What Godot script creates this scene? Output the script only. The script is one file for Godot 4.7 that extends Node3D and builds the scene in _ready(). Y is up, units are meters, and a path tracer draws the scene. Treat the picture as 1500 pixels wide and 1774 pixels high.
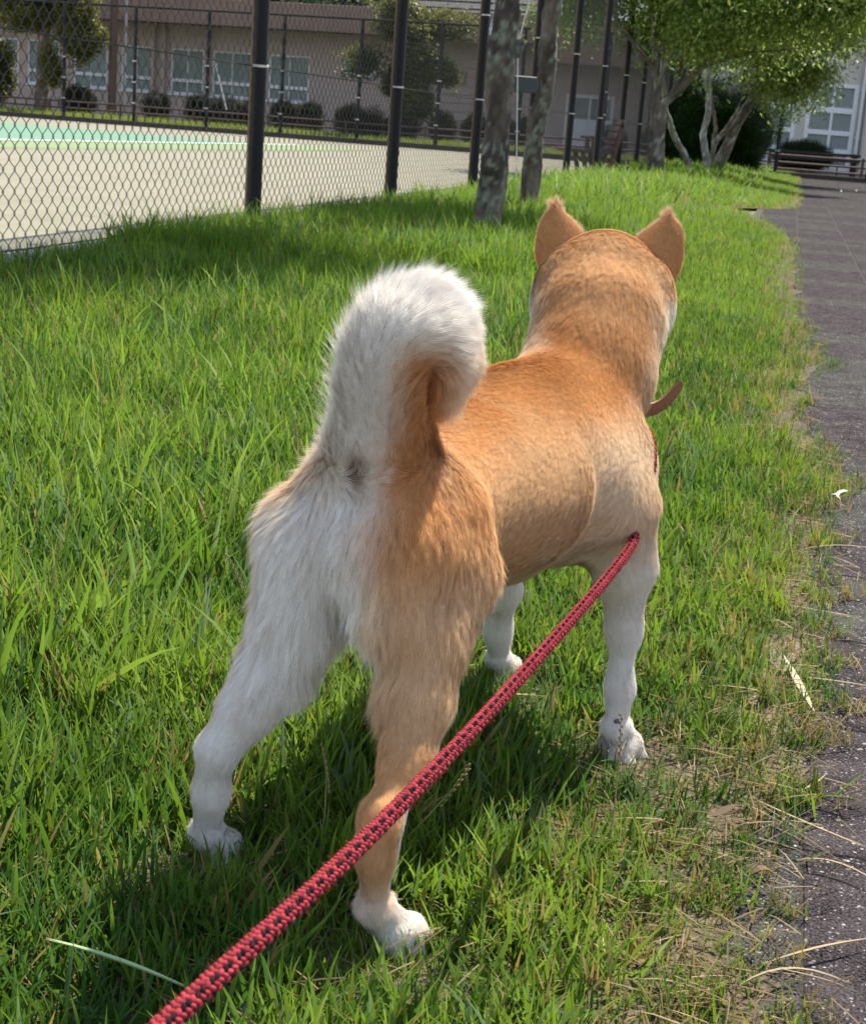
extends Node3D
# A dog seen from behind on a grass verge beside a paved path, a fenced sports court and a low building beyond.

const EYE := 0.58
var rng := RandomNumberGenerator.new()
var noise := FastNoiseLite.new()
var used := {}
var M := {}

# ------------------------------------------------------------------ geometry helper
class Geo:
	var v := PackedVector3Array()
	var n := PackedVector3Array()
	var c := PackedColorArray()
	var uv := PackedVector2Array()
	var ix := PackedInt32Array()
	var col := Color.WHITE

	func add(p: Vector3, nn: Vector3) -> int:
		v.append(p); n.append(nn); c.append(col); uv.append(Vector2(p.x, p.y))
		return v.size() - 1

	func face(a: int, b: int, d: int) -> void:
		var cr := (v[b] - v[a]).cross(v[d] - v[a])
		if cr.dot(n[a] + n[b] + n[d]) > 0.0:
			ix.append(a); ix.append(d); ix.append(b)
		else:
			ix.append(a); ix.append(b); ix.append(d)

	func quad(p0: Vector3, p1: Vector3, p2: Vector3, p3: Vector3, nn: Vector3) -> void:
		var a := add(p0, nn); var b := add(p1, nn); var d := add(p2, nn); var e := add(p3, nn)
		face(a, b, d); face(a, d, e)

	# a box with chamfered edges; bas turns it
	func box(ctr: Vector3, size: Vector3, bev := 0.0, bas := Basis()) -> void:
		var h := size * 0.5
		var b := minf(bev, minf(h.x, minf(h.y, h.z)) * 0.9)
		var ax := [Vector3.RIGHT, Vector3.UP, Vector3.BACK]
		for k in 3:
			for s in [-1.0, 1.0]:
				var w: Vector3 = ax[k] * s
				var u: Vector3 = ax[(k + 1) % 3]
				var t: Vector3 = ax[(k + 2) % 3]
				var hu: float = h[(k + 1) % 3] - b
				var ht: float = h[(k + 2) % 3] - b
				var o: Vector3 = w * h[k]
				quad(ctr + bas * (o - u * hu - t * ht), ctr + bas * (o + u * hu - t * ht), ctr + bas * (o + u * hu + t * ht), ctr + bas * (o - u * hu + t * ht), bas * w)
		if b > 0.0:
			for k in 3:
				var u: Vector3 = ax[(k + 1) % 3]
				var t: Vector3 = ax[(k + 2) % 3]
				var hu: float = h[(k + 1) % 3]
				var ht: float = h[(k + 2) % 3]
				var l: Vector3 = ax[k] * (h[k] - b)
				for su in [-1.0, 1.0]:
					for st in [-1.0, 1.0]:
						var p: Vector3 = u * su * hu + t * st * (ht - b)
						var q: Vector3 = u * su * (hu - b) + t * st * ht
						quad(ctr + bas * (p - l), ctr + bas * (p + l), ctr + bas * (q + l), ctr + bas * (q - l), bas * ((u * su + t * st).normalized()))

	# a swept tube; rad per point, optional lump noise
	func tube(pts: PackedVector3Array, rad: PackedFloat32Array, sides := 8, cap := true, lump: FastNoiseLite = null, amt := 0.0, tint: Variant = null) -> void:
		var m := pts.size()
		var t0 := (pts[1] - pts[0]).normalized()
		var s := t0.cross(Vector3.UP if absf(t0.y) < 0.9 else Vector3.RIGHT).normalized()
		var first := v.size()
		for i in m:
			var t := (pts[mini(i + 1, m - 1)] - pts[maxi(i - 1, 0)]).normalized()
			s = (s - t * s.dot(t)).normalized()
			var b := t.cross(s)
			for j in sides:
				var a := TAU * j / sides
				var d := s * cos(a) + b * sin(a)
				var r := rad[i]
				if lump:
					var q := pts[i] + d * r
					r += amt * (lump.get_noise_3d(q.x * 14.0, q.y * 8.0, q.z * 14.0) + 0.6 * lump.get_noise_3d(q.x * 5.0, q.y * 3.0 + 9.0, q.z * 5.0))
				var p := pts[i] + d * r
				if tint != null:
					col = tint.call(p, d)
				add(p, d)
		for i in m - 1:
			for j in sides:
				var a := first + i * sides + j
				var b2 := first + i * sides + (j + 1) % sides
				face(a, b2, b2 + sides)
				face(a, b2 + sides, a + sides)
		if cap:
			for e in [0, m - 1]:
				var nn: Vector3 = (pts[0] - pts[1]).normalized() if e == 0 else (pts[m - 1] - pts[m - 2]).normalized()
				var ctr := add(pts[e], nn)
				var ring := []
				for j in sides:
					ring.append(add(v[first + e * sides + j], nn))
				for j in sides:
					face(ctr, ring[j], ring[(j + 1) % sides])
		if lump and amt > 0.0:
			smooth(first)

	# recompute normals of the grid part from its faces
	func smooth(first: int) -> void:
		var acc := PackedVector3Array()
		acc.resize(v.size())
		for k in range(0, ix.size(), 3):
			if ix[k] < first:
				continue
			var cr := -(v[ix[k + 1]] - v[ix[k]]).cross(v[ix[k + 2]] - v[ix[k]])
			for q in 3:
				acc[ix[k + q]] += cr
		for k in range(first, v.size()):
			if acc[k].length_squared() > 1e-16:
				n[k] = acc[k].normalized()

	func bar(a: Vector3, b: Vector3, r: float, sides := 8) -> void:
		tube(PackedVector3Array([a, b]), PackedFloat32Array([r, r]), sides)

	func ball(ctr: Vector3, r: Vector3, rows := 6, cols := 10, bas := Basis()) -> void:
		var first := v.size()
		for i in rows + 1:
			for j in cols:
				var th := PI * i / rows
				var ph := TAU * j / cols
				var d := Vector3(sin(th) * cos(ph), cos(th), sin(th) * sin(ph))
				add(ctr + bas * (d * r), (bas * (d / r)).normalized())
		for i in rows:
			for j in cols:
				var a := first + i * cols + j
				var b := first + i * cols + (j + 1) % cols
				face(a, b, b + cols); face(a, b + cols, a + cols)

	func mesh() -> ArrayMesh:
		var arr := []
		arr.resize(Mesh.ARRAY_MAX)
		arr[Mesh.ARRAY_VERTEX] = v
		arr[Mesh.ARRAY_NORMAL] = n
		arr[Mesh.ARRAY_COLOR] = c
		arr[Mesh.ARRAY_TEX_UV] = uv
		arr[Mesh.ARRAY_INDEX] = ix
		var m := ArrayMesh.new()
		m.add_surface_from_arrays(Mesh.PRIMITIVE_TRIANGLES, arr)
		return m

# ------------------------------------------------------------------ naming helpers
func numbered(called: String) -> String:
	var k: int = used.get(called, 0)
	used[called] = k + 1
	return called if k == 0 else "%s_%03d" % [called, k]

func thing(called: String, label: String, category: String, at := Vector3.ZERO, turn := 0.0, group := "") -> Node3D:
	var o := Node3D.new()
	o.name = numbered(called)
	add_child(o)
	o.position = at
	o.rotation.y = turn
	tag(o, label, category, group)
	return o

func tag(o: Node, label: String, category := "", group := "") -> void:
	o.set_meta("label", label)
	if category: o.set_meta("category", category)
	if group: o.set_meta("group", group)

func obj(called: String, mesh: Mesh, m: Material, parent: Node = null, kind := "") -> MeshInstance3D:
	var o := MeshInstance3D.new()
	o.mesh = mesh
	o.material_override = m
	o.name = called
	if parent == null:
		o.name = numbered(called)
		add_child(o)
	else:
		parent.add_child(o, true)
	if kind: o.set_meta("kind", kind)
	return o

func struct(called: String, mesh: Mesh, m: Material) -> MeshInstance3D:
	return obj(called, mesh, m, null, "structure")

func copy(o: Node3D, called: String, label: String, at: Vector3, turn := 0.0) -> Node3D:
	var r: Node3D = o.duplicate()
	r.name = numbered(called)
	add_child(r)
	r.position = at
	r.rotation.y = turn
	r.set_meta("label", label)
	return r

func scatter(called: String, mesh: Mesh, m: Material, buf: PackedFloat32Array, parent: Node = null) -> MultiMeshInstance3D:
	var mm := MultiMesh.new()
	mm.transform_format = MultiMesh.TRANSFORM_3D
	mm.use_colors = true
	mm.mesh = mesh
	mm.instance_count = buf.size() / 16
	mm.buffer = buf
	var o := MultiMeshInstance3D.new()
	o.multimesh = mm
	o.material_override = m
	o.name = called
	if parent == null:
		o.name = numbered(called)
		add_child(o)
	else:
		parent.add_child(o, true)
	o.set_meta("kind", "stuff")
	return o

func put(buf: PackedFloat32Array, i: int, x: Vector3, y: Vector3, z: Vector3, o: Vector3, c: Color) -> void:
	var k := i * 16
	buf[k] = x.x; buf[k + 1] = y.x; buf[k + 2] = z.x; buf[k + 3] = o.x
	buf[k + 4] = x.y; buf[k + 5] = y.y; buf[k + 6] = z.y; buf[k + 7] = o.y
	buf[k + 8] = x.z; buf[k + 9] = y.z; buf[k + 10] = z.z; buf[k + 11] = o.z
	buf[k + 12] = c.r; buf[k + 13] = c.g; buf[k + 14] = c.b; buf[k + 15] = 1.0

# ------------------------------------------------------------------ materials
func lin(r: float, g: float, b: float) -> Color:
	return Color(r, g, b).linear_to_srgb()

func plain(r: float, g: float, b: float, rough := 0.8, spec := 0.5) -> StandardMaterial3D:
	var m := StandardMaterial3D.new()
	m.albedo_color = lin(r, g, b)
	m.roughness = rough
	m.metallic_specular = spec
	return m

func tinted(rough := 0.8, back := 0.0, spec := 0.5) -> StandardMaterial3D:   # colour from vertices and copies
	var m := StandardMaterial3D.new()
	m.vertex_color_use_as_albedo = true
	m.roughness = rough
	m.metallic_specular = spec
	if back > 0.0:
		m.backlight_enabled = true
		m.backlight = lin(back, back, back)
	return m

func ramp_tex(freq: float, cols: Array, sd: int, oct := 5, size := 512) -> NoiseTexture2D:
	var f := FastNoiseLite.new()
	f.seed = sd
	f.frequency = freq
	f.fractal_octaves = oct
	var t := NoiseTexture2D.new()
	t.width = size; t.height = size
	t.seamless = true
	t.noise = f
	var g := Gradient.new()
	var off := PackedFloat32Array()
	var cc := PackedColorArray()
	for k in cols.size():
		off.append(float(k) / (cols.size() - 1))
		cc.append(lin(cols[k][0], cols[k][1], cols[k][2]))
	g.offsets = off
	g.colors = cc
	t.color_ramp = g
	return t

func mottled(cols: Array, freq: float, scale: float, sd: int, rough := 0.85, bump := 0.0, oct := 5) -> StandardMaterial3D:
	var m := StandardMaterial3D.new()
	m.albedo_texture = ramp_tex(freq, cols, sd, oct)
	m.uv1_triplanar = true
	m.uv1_world_triplanar = true
	m.uv1_scale = Vector3.ONE * scale
	m.roughness = rough
	if bump > 0.0:
		m.heightmap_enabled = true
		m.heightmap_scale = bump
		m.heightmap_texture = ramp_tex(freq * 1.5, [[0, 0, 0], [1, 1, 1]], sd + 7, 6)
	return m

# paving: dark binder with pale chips
func chip_tex(dark: Vector3, chip: Vector3, count: int, sd: int) -> ImageTexture:
	var s := 1024
	var im := Image.create(s, s, false, Image.FORMAT_RGB8)
	var f := FastNoiseLite.new()
	f.seed = sd
	f.frequency = 0.16
	f.fractal_octaves = 3
	var f2 := FastNoiseLite.new()
	f2.seed = sd + 3
	f2.frequency = 0.008
	for y in s:
		for x in s:
			var q := 1.0 + 1.3 * f.get_noise_2d(x, y) + 0.5 * f2.get_noise_2d(x, y)
			im.set_pixel(x, y, lin(dark.x * q, dark.y * q, dark.z * q))
	var r := RandomNumberGenerator.new()
	r.seed = sd
	for k in count:
		var cx := r.randi_range(0, s - 1)
		var cy := r.randi_range(0, s - 1)
		var rad := r.randf_range(0.8, 2.6)
		if r.randf() < 0.08: rad = r.randf_range(2.6, 5.0)
		var br := pow(r.randf(), 1.1)
		var cc := dark.lerp(chip, br)
		var el := r.randf_range(0.5, 1.0)
		var an := r.randf() * PI
		var w := int(rad) + 1
		for dy in range(-w, w + 1):
			for dx in range(-w, w + 1):
				var e := Vector2(dx, dy).rotated(an)
				if e.x * e.x + e.y * e.y / (el * el) <= rad * rad:
					im.set_pixel(posmod(cx + dx, s), posmod(cy + dy, s), lin(cc.x, cc.y, cc.z))
	return ImageTexture.create_from_image(im)

func paving(dark: Vector3, chip: Vector3, sd: int) -> StandardMaterial3D:
	var m := StandardMaterial3D.new()
	m.albedo_texture = chip_tex(dark, chip, 7000, sd)
	m.uv1_triplanar = true
	m.uv1_world_triplanar = true
	m.uv1_scale = Vector3.ONE * 1.9
	m.roughness = 0.95
	m.specular_mode = BaseMaterial3D.SPECULAR_DISABLED
	m.heightmap_enabled = true
	m.heightmap_scale = 0.15
	m.heightmap_texture = ramp_tex(0.12, [[0, 0, 0], [1, 1, 1]], sd + 1, 4)
	return m

# ------------------------------------------------------------------ the place
func _ready() -> void:
	rng.seed = 11
	noise.seed = 5
	noise.frequency = 1.0
	noise.fractal_octaves = 3
	# camera: 0.58 m above the ground, looking down 14 degrees, held 4.2 degrees askew
	var cam := Camera3D.new()
	cam.name = "camera"
	add_child(cam)
	var th := deg_to_rad(14.04)
	var ro := deg_to_rad(4.2)
	var fw := Vector3(0, -sin(th), -cos(th))
	var up0 := Vector3(0, cos(th), -sin(th))
	cam.basis = Basis(Vector3.RIGHT * cos(ro) + up0 * sin(ro), up0 * cos(ro) - Vector3.RIGHT * sin(ro), -fw)
	cam.position = Vector3(0, EYE, 0)
	var lens := CameraAttributesPhysical.new()
	lens.frustum_focal_length = 12.0 / tan(deg_to_rad(36.37 / 2.0))
	lens.frustum_focus_distance = 1.35
	lens.frustum_near = 0.05
	lens.frustum_far = 600.0
	lens.exposure_aperture = 24.0
	cam.attributes = lens
	cam.current = true
	# sky and sun
	var we := WorldEnvironment.new()
	we.name = "environment"
	var env := Environment.new()
	var sm := ProceduralSkyMaterial.new()
	sm.sky_top_color = Color(0.54, 0.61, 0.73)
	sm.sky_horizon_color = Color(0.88, 0.885, 0.89)
	sm.sky_curve = 0.18
	sm.ground_bottom_color = Color(0.25, 0.27, 0.2)
	sm.ground_horizon_color = Color(0.5, 0.52, 0.48)
	sm.sky_energy_multiplier = 1.0
	var sk := Sky.new()
	sk.sky_material = sm
	env.background_mode = Environment.BG_SKY
	env.sky = sk
	env.background_energy_multiplier = 1.1
	env.tonemap_mode = Environment.TONE_MAPPER_LINEAR
	env.tonemap_exposure = 2.0
	env.sdfgi_enabled = true
	env.ssao_enabled = true
	env.ssil_enabled = true
	we.environment = env
	add_child(we)
	var sun := DirectionalLight3D.new()
	sun.name = "sun"
	sun.light_energy = 1.6
	sun.light_color = Color(1.0, 0.965, 0.90)
	sun.light_angular_distance = 0.5
	sun.shadow_enabled = true
	add_child(sun)
	var az := deg_to_rad(31.0)      # to the right of straight ahead
	var el := deg_to_rad(57.0)
	var to_sun := Vector3(sin(az) * cos(el), sin(el), -cos(az) * cos(el))
	sun.look_at_from_position(to_sun * 50.0, Vector3.ZERO)

	materials()
	ground_and_path()
	court_and_fences()
	buildings()
	trees()
	furniture()
	lawn()
	small_things()
	dog()
	leash()

func materials() -> void:
	M.soil = mottled([[0.03, 0.027, 0.012], [0.07, 0.055, 0.028], [0.14, 0.105, 0.058], [0.05, 0.055, 0.02]], 0.05, 2.2, 21, 0.95, 1.2)
	M.earth = mottled([[0.08, 0.085, 0.04], [0.12, 0.11, 0.06], [0.16, 0.14, 0.09]], 0.02, 0.3, 22, 0.95)
	M.court = mottled([[0.165, 0.158, 0.105], [0.195, 0.182, 0.13], [0.215, 0.198, 0.145], [0.165, 0.172, 0.10]], 0.012, 0.22, 23, 0.95)
	M.court_green = mottled([[0.085, 0.19, 0.125], [0.105, 0.215, 0.14], [0.14, 0.23, 0.15]], 0.02, 0.3, 24, 0.9)
	M.court_lime = mottled([[0.145, 0.21, 0.085], [0.165, 0.225, 0.10], [0.18, 0.225, 0.12]], 0.02, 0.3, 25, 0.9)
	M.white_line = plain(0.72, 0.74, 0.70, 0.8)
	M.kerb = mottled([[0.22, 0.20, 0.17], [0.34, 0.32, 0.28], [0.42, 0.40, 0.36]], 0.04, 3.0, 26, 0.9, 0.3)
	M.kerb_dark = mottled([[0.035, 0.028, 0.022], [0.06, 0.05, 0.04]], 0.04, 2.0, 27, 0.9)
	M.black_paint = plain(0.006, 0.0065, 0.008, 0.5, 0.35)
	M.rust = mottled([[0.14, 0.08, 0.045], [0.24, 0.145, 0.085], [0.30, 0.20, 0.12]], 0.05, 9.0, 28, 0.8)
	M.wire = plain(0.016, 0.02, 0.016, 0.55)
	M.steel = plain(0.45, 0.45, 0.44, 0.35)
	M.steel.metallic = 0.8
	M.paver_purple = paving(Vector3(0.047, 0.0405, 0.043), Vector3(0.36, 0.34, 0.33), 31)
	M.paver_grey = paving(Vector3(0.054, 0.0515, 0.050), Vector3(0.36, 0.36, 0.33), 37)
	M.joint = mottled([[0.018, 0.016, 0.013], [0.04, 0.035, 0.025]], 0.05, 6.0, 29, 0.95)
	M.wall = mottled([[0.37, 0.29, 0.255], [0.43, 0.345, 0.305], [0.46, 0.375, 0.335]], 0.01, 0.5, 30, 0.9)
	M.fascia = mottled([[0.20, 0.125, 0.095], [0.25, 0.165, 0.125]], 0.01, 0.4, 33, 0.8)
	M.soffit = plain(0.16, 0.11, 0.09)
	M.roof_dark = mottled([[0.03, 0.026, 0.03], [0.055, 0.05, 0.056]], 0.03, 1.2, 34, 0.7)
	M.roof_pale = plain(0.42, 0.48, 0.55, 0.4)
	M.white_paint = plain(0.70, 0.71, 0.72, 0.5)
	M.cream_wall = mottled([[0.46, 0.43, 0.37], [0.52, 0.49, 0.43], [0.56, 0.53, 0.47]], 0.008, 0.5, 35, 0.9)
	M.brick = mottled([[0.30, 0.22, 0.20], [0.36, 0.28, 0.25]], 0.05, 3.0, 36, 0.9)
	M.glass = StandardMaterial3D.new()
	M.glass.albedo_color = Color(0.75, 0.82, 0.8, 0.22)
	M.glass.transparency = BaseMaterial3D.TRANSPARENCY_ALPHA
	M.glass.roughness = 0.05
	M.glass.metallic_specular = 0.22
	M.blind_teal = plain(0.05, 0.085, 0.07, 0.9)
	M.blind_green = plain(0.02, 0.03, 0.012, 0.9)
	M.blind_dark = plain(0.035, 0.04, 0.045, 0.9)
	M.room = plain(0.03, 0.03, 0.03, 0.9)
	M.bark = tinted(0.95)
	M.leaf = tinted(0.45, 1.15, 0.4)
	M.leaf_dark = tinted(0.8, 0.3, 0.08)
	M.grass = tinted(0.55, 0.95, 0.25)
	M.straw = tinted(0.7, 0.3, 0.3)
	M.fur = tinted(0.6, 0.8, 0.15)
	M.skin = tinted(0.8, 0.0, 0.2)
	M.wood_brown = mottled([[0.06, 0.03, 0.022], [0.10, 0.05, 0.035], [0.13, 0.07, 0.05]], 0.05, 4.0, 38, 0.7)
	M.wood_dark = mottled([[0.012, 0.010, 0.009], [0.026, 0.021, 0.019]], 0.05, 4.0, 39, 0.85)
	M.rope = plain(0.62, 0.60, 0.56, 0.9)
	M.leather = mottled([[0.13, 0.055, 0.025], [0.21, 0.095, 0.045], [0.26, 0.125, 0.06]], 0.05, 20.0, 40, 0.45)

# ------------------------------------------------------------------ ground, path
const PATH_AT := Vector2(0.39, -1.5)          # a point on the first joint of the path
const PATH_DIR := Vector2(0.2046, -0.9788)    # the way the path runs

func path_point(u: float, along: float, y := 0.0) -> Vector3:
	var q := PATH_AT + PATH_DIR * along + Vector2(0.9788, 0.2046) * u
	return Vector3(q.x, y, q.y)

func sheet(pts: PackedVector2Array, y: float) -> ArrayMesh:
	var g := Geo.new()
	for p in pts:
		g.add(Vector3(p.x, y, p.y), Vector3.UP)
	var t := Geometry2D.triangulate_polygon(pts)
	for k in range(0, t.size(), 3):
		g.face(t[k], t[k + 1], t[k + 2])
	return g.mesh()

func ground_and_path() -> void:
	struct("ground", sheet(PackedVector2Array([Vector2(-260, 30), Vector2(260, 30), Vector2(260, -420), Vector2(-260, -420)]), -0.012), M.earth)
	# path: a bed with slabs 30 cm square; the nearest slabs are parts, the rest one mesh
	var bed := PackedVector2Array()
	for q in [[-0.36, -2.2], [4.0, -2.2], [4.0, 37.6], [-0.36, 37.6]]:
		var p := path_point(q[0], q[1])
		bed.append(Vector2(p.x, p.z))
	var path := struct("path", sheet(bed, 0.0102), M.joint)
	var s := 0.303
	var one := Geo.new()
	one.box(Vector3(0, 0.004, 0), Vector3(s - 0.0025, 0.016, s - 0.0025), 0.0012)
	var slab := one.mesh()
	var rest := {"a": Geo.new(), "b": Geo.new()}
	var turn := -atan2(PATH_DIR.x, -PATH_DIR.y)
	var made := 0
	for row in range(-6, 123):
		for c in range(-1, 13):
			var u := (c + 0.5) * s
			var w := (row + 0.5) * s
			var at := path_point(u, w, rng.randf_range(-0.0003, 0.0003))
			var grey: bool = [true, false, false, true, false, true, false][posmod(row * 3 + c * 5 + int(rng.randf() * 1.3), 7)]
			if row < 20 and made < 130 and c < 5:
				var o := obj("paver", slab, M.paver_grey if grey else M.paver_purple, path)
				o.position = at
				o.rotation = Vector3(rng.randf_range(-0.001, 0.001), turn, rng.randf_range(-0.001, 0.001))
				made += 1
			else:
				rest["a" if grey else "b"].box(at + Vector3(0, 0.004, 0), Vector3(s - 0.004, 0.016, s - 0.004), 0.002, Basis(Vector3.UP, turn))
	obj("paver", rest.a.mesh(), M.paver_grey, path, "stuff")
	obj("paver", rest.b.mesh(), M.paver_purple, path, "stuff")
	# bare sandy soil washed over the path's edge
	var sand := PackedVector2Array()
	for k in 40:
		var a := TAU * k / 40
		var r := 1.0 + 0.28 * noise.get_noise_2d(cos(a) * 2.0, sin(a) * 2.0)
		var p := path_point(-0.025 + 0.033 * r * cos(a), 0.13 + 0.17 * r * sin(a))
		sand.append(Vector2(p.x, p.z))
	struct("ground", sheet(sand, 0.0148), mottled([[0.16, 0.12, 0.08], [0.30, 0.24, 0.17], [0.38, 0.32, 0.24]], 0.09, 5.0, 41, 0.95, 0.6))

# ------------------------------------------------------------------ court, fences
func fence_x(z: float) -> float:        # the near fence runs beside the path
	return -0.9 + 0.209 * (-z - 7.1)

func far_point(u: float, y := 0.0, w := 0.0) -> Vector3:   # far fence and building share this direction
	return Vector3(-9.0 + 0.9578 * u - 0.2873 * w, y, -36.3 + 0.2873 * u + 0.9578 * w)

func net(width: float, height: float, dx: float, dy: float, r: float) -> ArrayMesh:
	var g := Geo.new()
	var wires := int(width / dx)
	var segs := int(height / dy)
	for k in wires:
		var last := -1
		for j in segs + 1:
			var side := (j + k) % 2
			var x := (k + (1.06 if side else -0.06)) * dx
			var p := Vector3(x, j * dy, (r * 1.1 if side else -r * 1.1))
			var first := g.v.size()
			for q in 3:
				var a := TAU * q / 3.0 + 0.5
				var d := Vector3(cos(a), 0, sin(a))
				g.add(p + d * r, d)
			if last >= 0:
				for q in 3:
					var b := (q + 1) % 3
					g.face(last + q, last + b, first + b)
					g.face(last + q, first + b, first + q)
			last = first
	return g.mesh()

func court_and_fences() -> void:
	# court surface from the near fence to the far one
	var poly := PackedVector2Array()
	for k in 2:
		var z := -1.0 if k == 0 else -31.8
		poly.append(Vector2(fence_x(z) - 0.02, z))
	for u in [13.6, -16.0]:
		var p := far_point(u, 0, 0.22)
		poly.append(Vector2(p.x, p.z))
	poly.append(Vector2(-22, -1))
	struct("ground", sheet(poly, 0.0), M.court)
	# painted court: lime margin, white line, green field, beyond them the sand colour again
	var dirv := Vector2(0.262, -0.965)
	var nrm := Vector2(-0.965, -0.262)
	var a0 := Vector2(-4.66, -16.2)
	var strip := func(d0: float, d1: float, from: float, to: float, y: float) -> ArrayMesh:
		return sheet(PackedVector2Array([a0 + nrm * d0 + dirv * from, a0 + nrm * d1 + dirv * from, a0 + nrm * d1 + dirv * to, a0 + nrm * d0 + dirv * to]), y)
	struct("court", strip.call(0.0, 1.55, -14.0, 12.0, 0.004), M.court_lime)
	struct("court_line", strip.call(1.3, 1.46, -14.0, 12.0, 0.012), M.white_line)
	struct("court", strip.call(1.40, 9.0, -14.0, 11.0, 0.008), M.court_green)
	# near fence
	var f := thing("chain_link_fence", "tall black chain-link fence beside the grass, nearer of two", "fence")
	var pg := Geo.new()
	pg.tube(PackedVector3Array([Vector3(0, 0, 0), Vector3(0, 3.2, 0)]), PackedFloat32Array([0.031, 0.031]), 16)
	var post := pg.mesh()
	var rg := Geo.new()
	rg.box(Vector3(0, 1.6, 0), Vector3(0.012, 3.1, 0.03), 0.002)
	var strap := rg.mesh()
	var cg := Geo.new()
	for k in 16:
		var a := TAU * k / 16
		cg.box(Vector3(cos(a) * 0.0325, 0, sin(a) * 0.0325), Vector3(0.003, 0.010, 0.014), 0.0, Basis(Vector3.UP, -a))
	cg.box(Vector3(0.055, 0, 0.01), Vector3(0.04, 0.02, 0.006), 0.001)
	cg.ball(Vector3(0.06, 0, 0.016), Vector3(0.008, 0.008, 0.006), 4, 8)
	var clamp_mesh := cg.mesh()
	var bay := net(2.5, 3.1, 0.0375, 0.034, 0.0019)
	var along := Vector3(0.209, 0, -1).normalized()
	var turn := atan2(-along.z, along.x)
	for k in range(-3, 13):
		var z := -(7.1 + 2.44 * k)
		var at := Vector3(fence_x(z), 0, z)
		var p := obj("post", post, M.black_paint, f)
		p.position = at
		var r := obj("edge_bar", strap, M.rust, f)
		r.position = at + Vector3(-0.037, 0, -0.010)
		for h in [0.76, 1.36, 2.6]:
			var cl := obj("clamp", clamp_mesh, M.steel, p)
			cl.position = Vector3(0, h, 0)
			cl.rotation.y = turn
		var b := obj("net", bay, M.wire, f)
		b.position = at + Vector3(-0.03, 0.07, 0) + along * 0.0
		b.rotation.y = turn
		var to := along * 2.49
		for h in [0.09, 0.76, 3.1]:
			var tw := Geo.new()
			tw.bar(Vector3(0, h, 0), to + Vector3(0, h, 0), 0.0028 if h < 3.0 else 0.02, 6)
			var t := obj("tension_wire" if h < 3.0 else "top_rail", tw.mesh(), M.wire, f)
			t.position = at + Vector3(-0.035, 0, 0)
		var kg := Geo.new()
		kg.box(Vector3(0, 0.02, 0), Vector3(2.47, 0.12, 0.12), 0.01)
		var kb := obj("kerb", kg.mesh(), M.kerb, f)
		kb.position = at + along * 1.25
		kb.rotation.y = turn
	# far fence
	var ff := thing("chain_link_fence", "chain-link fence across the far end of the court, with top rail", "fence", far_point(0), -atan2(0.2873, 0.9578))
	var pg2 := Geo.new()
	pg2.tube(PackedVector3Array([Vector3(0, 0, 0), Vector3(0, 2.56, 0)]), PackedFloat32Array([0.038, 0.038]), 10)
	var post2 := pg2.mesh()
	var net2 := net(1.77, 2.4, 0.0375, 0.034, 0.0017)
	var cl2 := Geo.new()
	cl2.box(Vector3(0, 0, 0.036), Vector3(0.1, 0.03, 0.02), 0.004)
	var clm := cl2.mesh()
	for k in range(-4, 14):
		var p := obj("post", post2, M.black_paint, ff)
		p.position = Vector3(k * 1.77, 0, 0)
		for h in [0.5, 0.95, 1.4]:
			obj("clamp", clm, M.steel, p).position = Vector3(0, h, 0)
		if k < 13:
			obj("net", net2, M.wire, ff).position = Vector3(k * 1.77, 0.1, 0)
			var g := Geo.new()
			g.bar(Vector3(0, 2.55, 0), Vector3(1.77, 2.55, 0), 0.024, 8)
			obj("top_rail", g.mesh(), M.black_paint, ff).position = Vector3(k * 1.77, 0, 0)
			var kg := Geo.new()
			kg.box(Vector3(0.885, 0.04, 0.02), Vector3(1.76, 0.13, 0.14), 0.01)
			obj("kerb", kg.mesh(), M.kerb_dark, ff).position = Vector3(k * 1.77, 0, 0)
	# low pipe railing behind the far fence
	var rl := thing("pipe_railing", "low dark pipe railing in front of the round bushes", "railing", far_point(0, 0, -1.9), -atan2(0.2873, 0.9578))
	var rp := Geo.new()
	rp.bar(Vector3(0, 0, 0), Vector3(0, 0.46, 0), 0.03, 8)
	var rpm := rp.mesh()
	for k in range(-3, 11):
		obj("post", rpm, M.wood_brown, rl).position = Vector3(k * 1.9 + 0.4, 0, 0)
	for h in [0.14, 0.27, 0.42]:
		var g := Geo.new()
		g.bar(Vector3(-6, h, 0), Vector3(20, h, 0), 0.021, 8)
		obj("rail", g.mesh(), M.wood_brown, rl)
	# crossbar fixed between two posts, with a cord
	var cb := thing("crossbar", "dark steel crossbar and plate between fence posts behind the tree trunks", "bar", Vector3(0.0, 0, -13.2))
	var g1 := Geo.new()
	var da := Vector3(0.47, -0.055, -0.12)
	g1.bar(Vector3(0.1, 1.01, 0), Vector3(0.1, 1.01, 0) + da * 1.15, 0.017, 8)
	g1.bar(Vector3(0.1, 0.945, 0), Vector3(0.1, 0.945, 0) + da * 1.15, 0.017, 8)
	obj("rail", g1.mesh(), M.black_paint, cb)
	var g2 := Geo.new()
	g2.box(Vector3(0.50, 0.925, -0.07), Vector3(0.20, 0.13, 0.03), 0.006, Basis(Vector3.UP, 0.25))
	obj("plate", g2.mesh(), plain(0.03, 0.04, 0.045, 0.5), cb)
	var cord := Geo.new()
	cord.bar(Vector3(0.50, 1.75, -13.15), Vector3(0.36, 0.95, -13.18), 0.006, 6)
	cord.bar(Vector3(0.36, 0.95, -13.18), Vector3(0.30, 0.62, -13.16), 0.005, 6)
	cord.bar(Vector3(0.37, 1.75, -13.15), Vector3(0.49, 0.08, -13.15), 0.005, 6)
	cord.bar(Vector3(0.185, 1.6, -13.2), Vector3(0.22, 1.08, -13.2), 0.004, 6)
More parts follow.
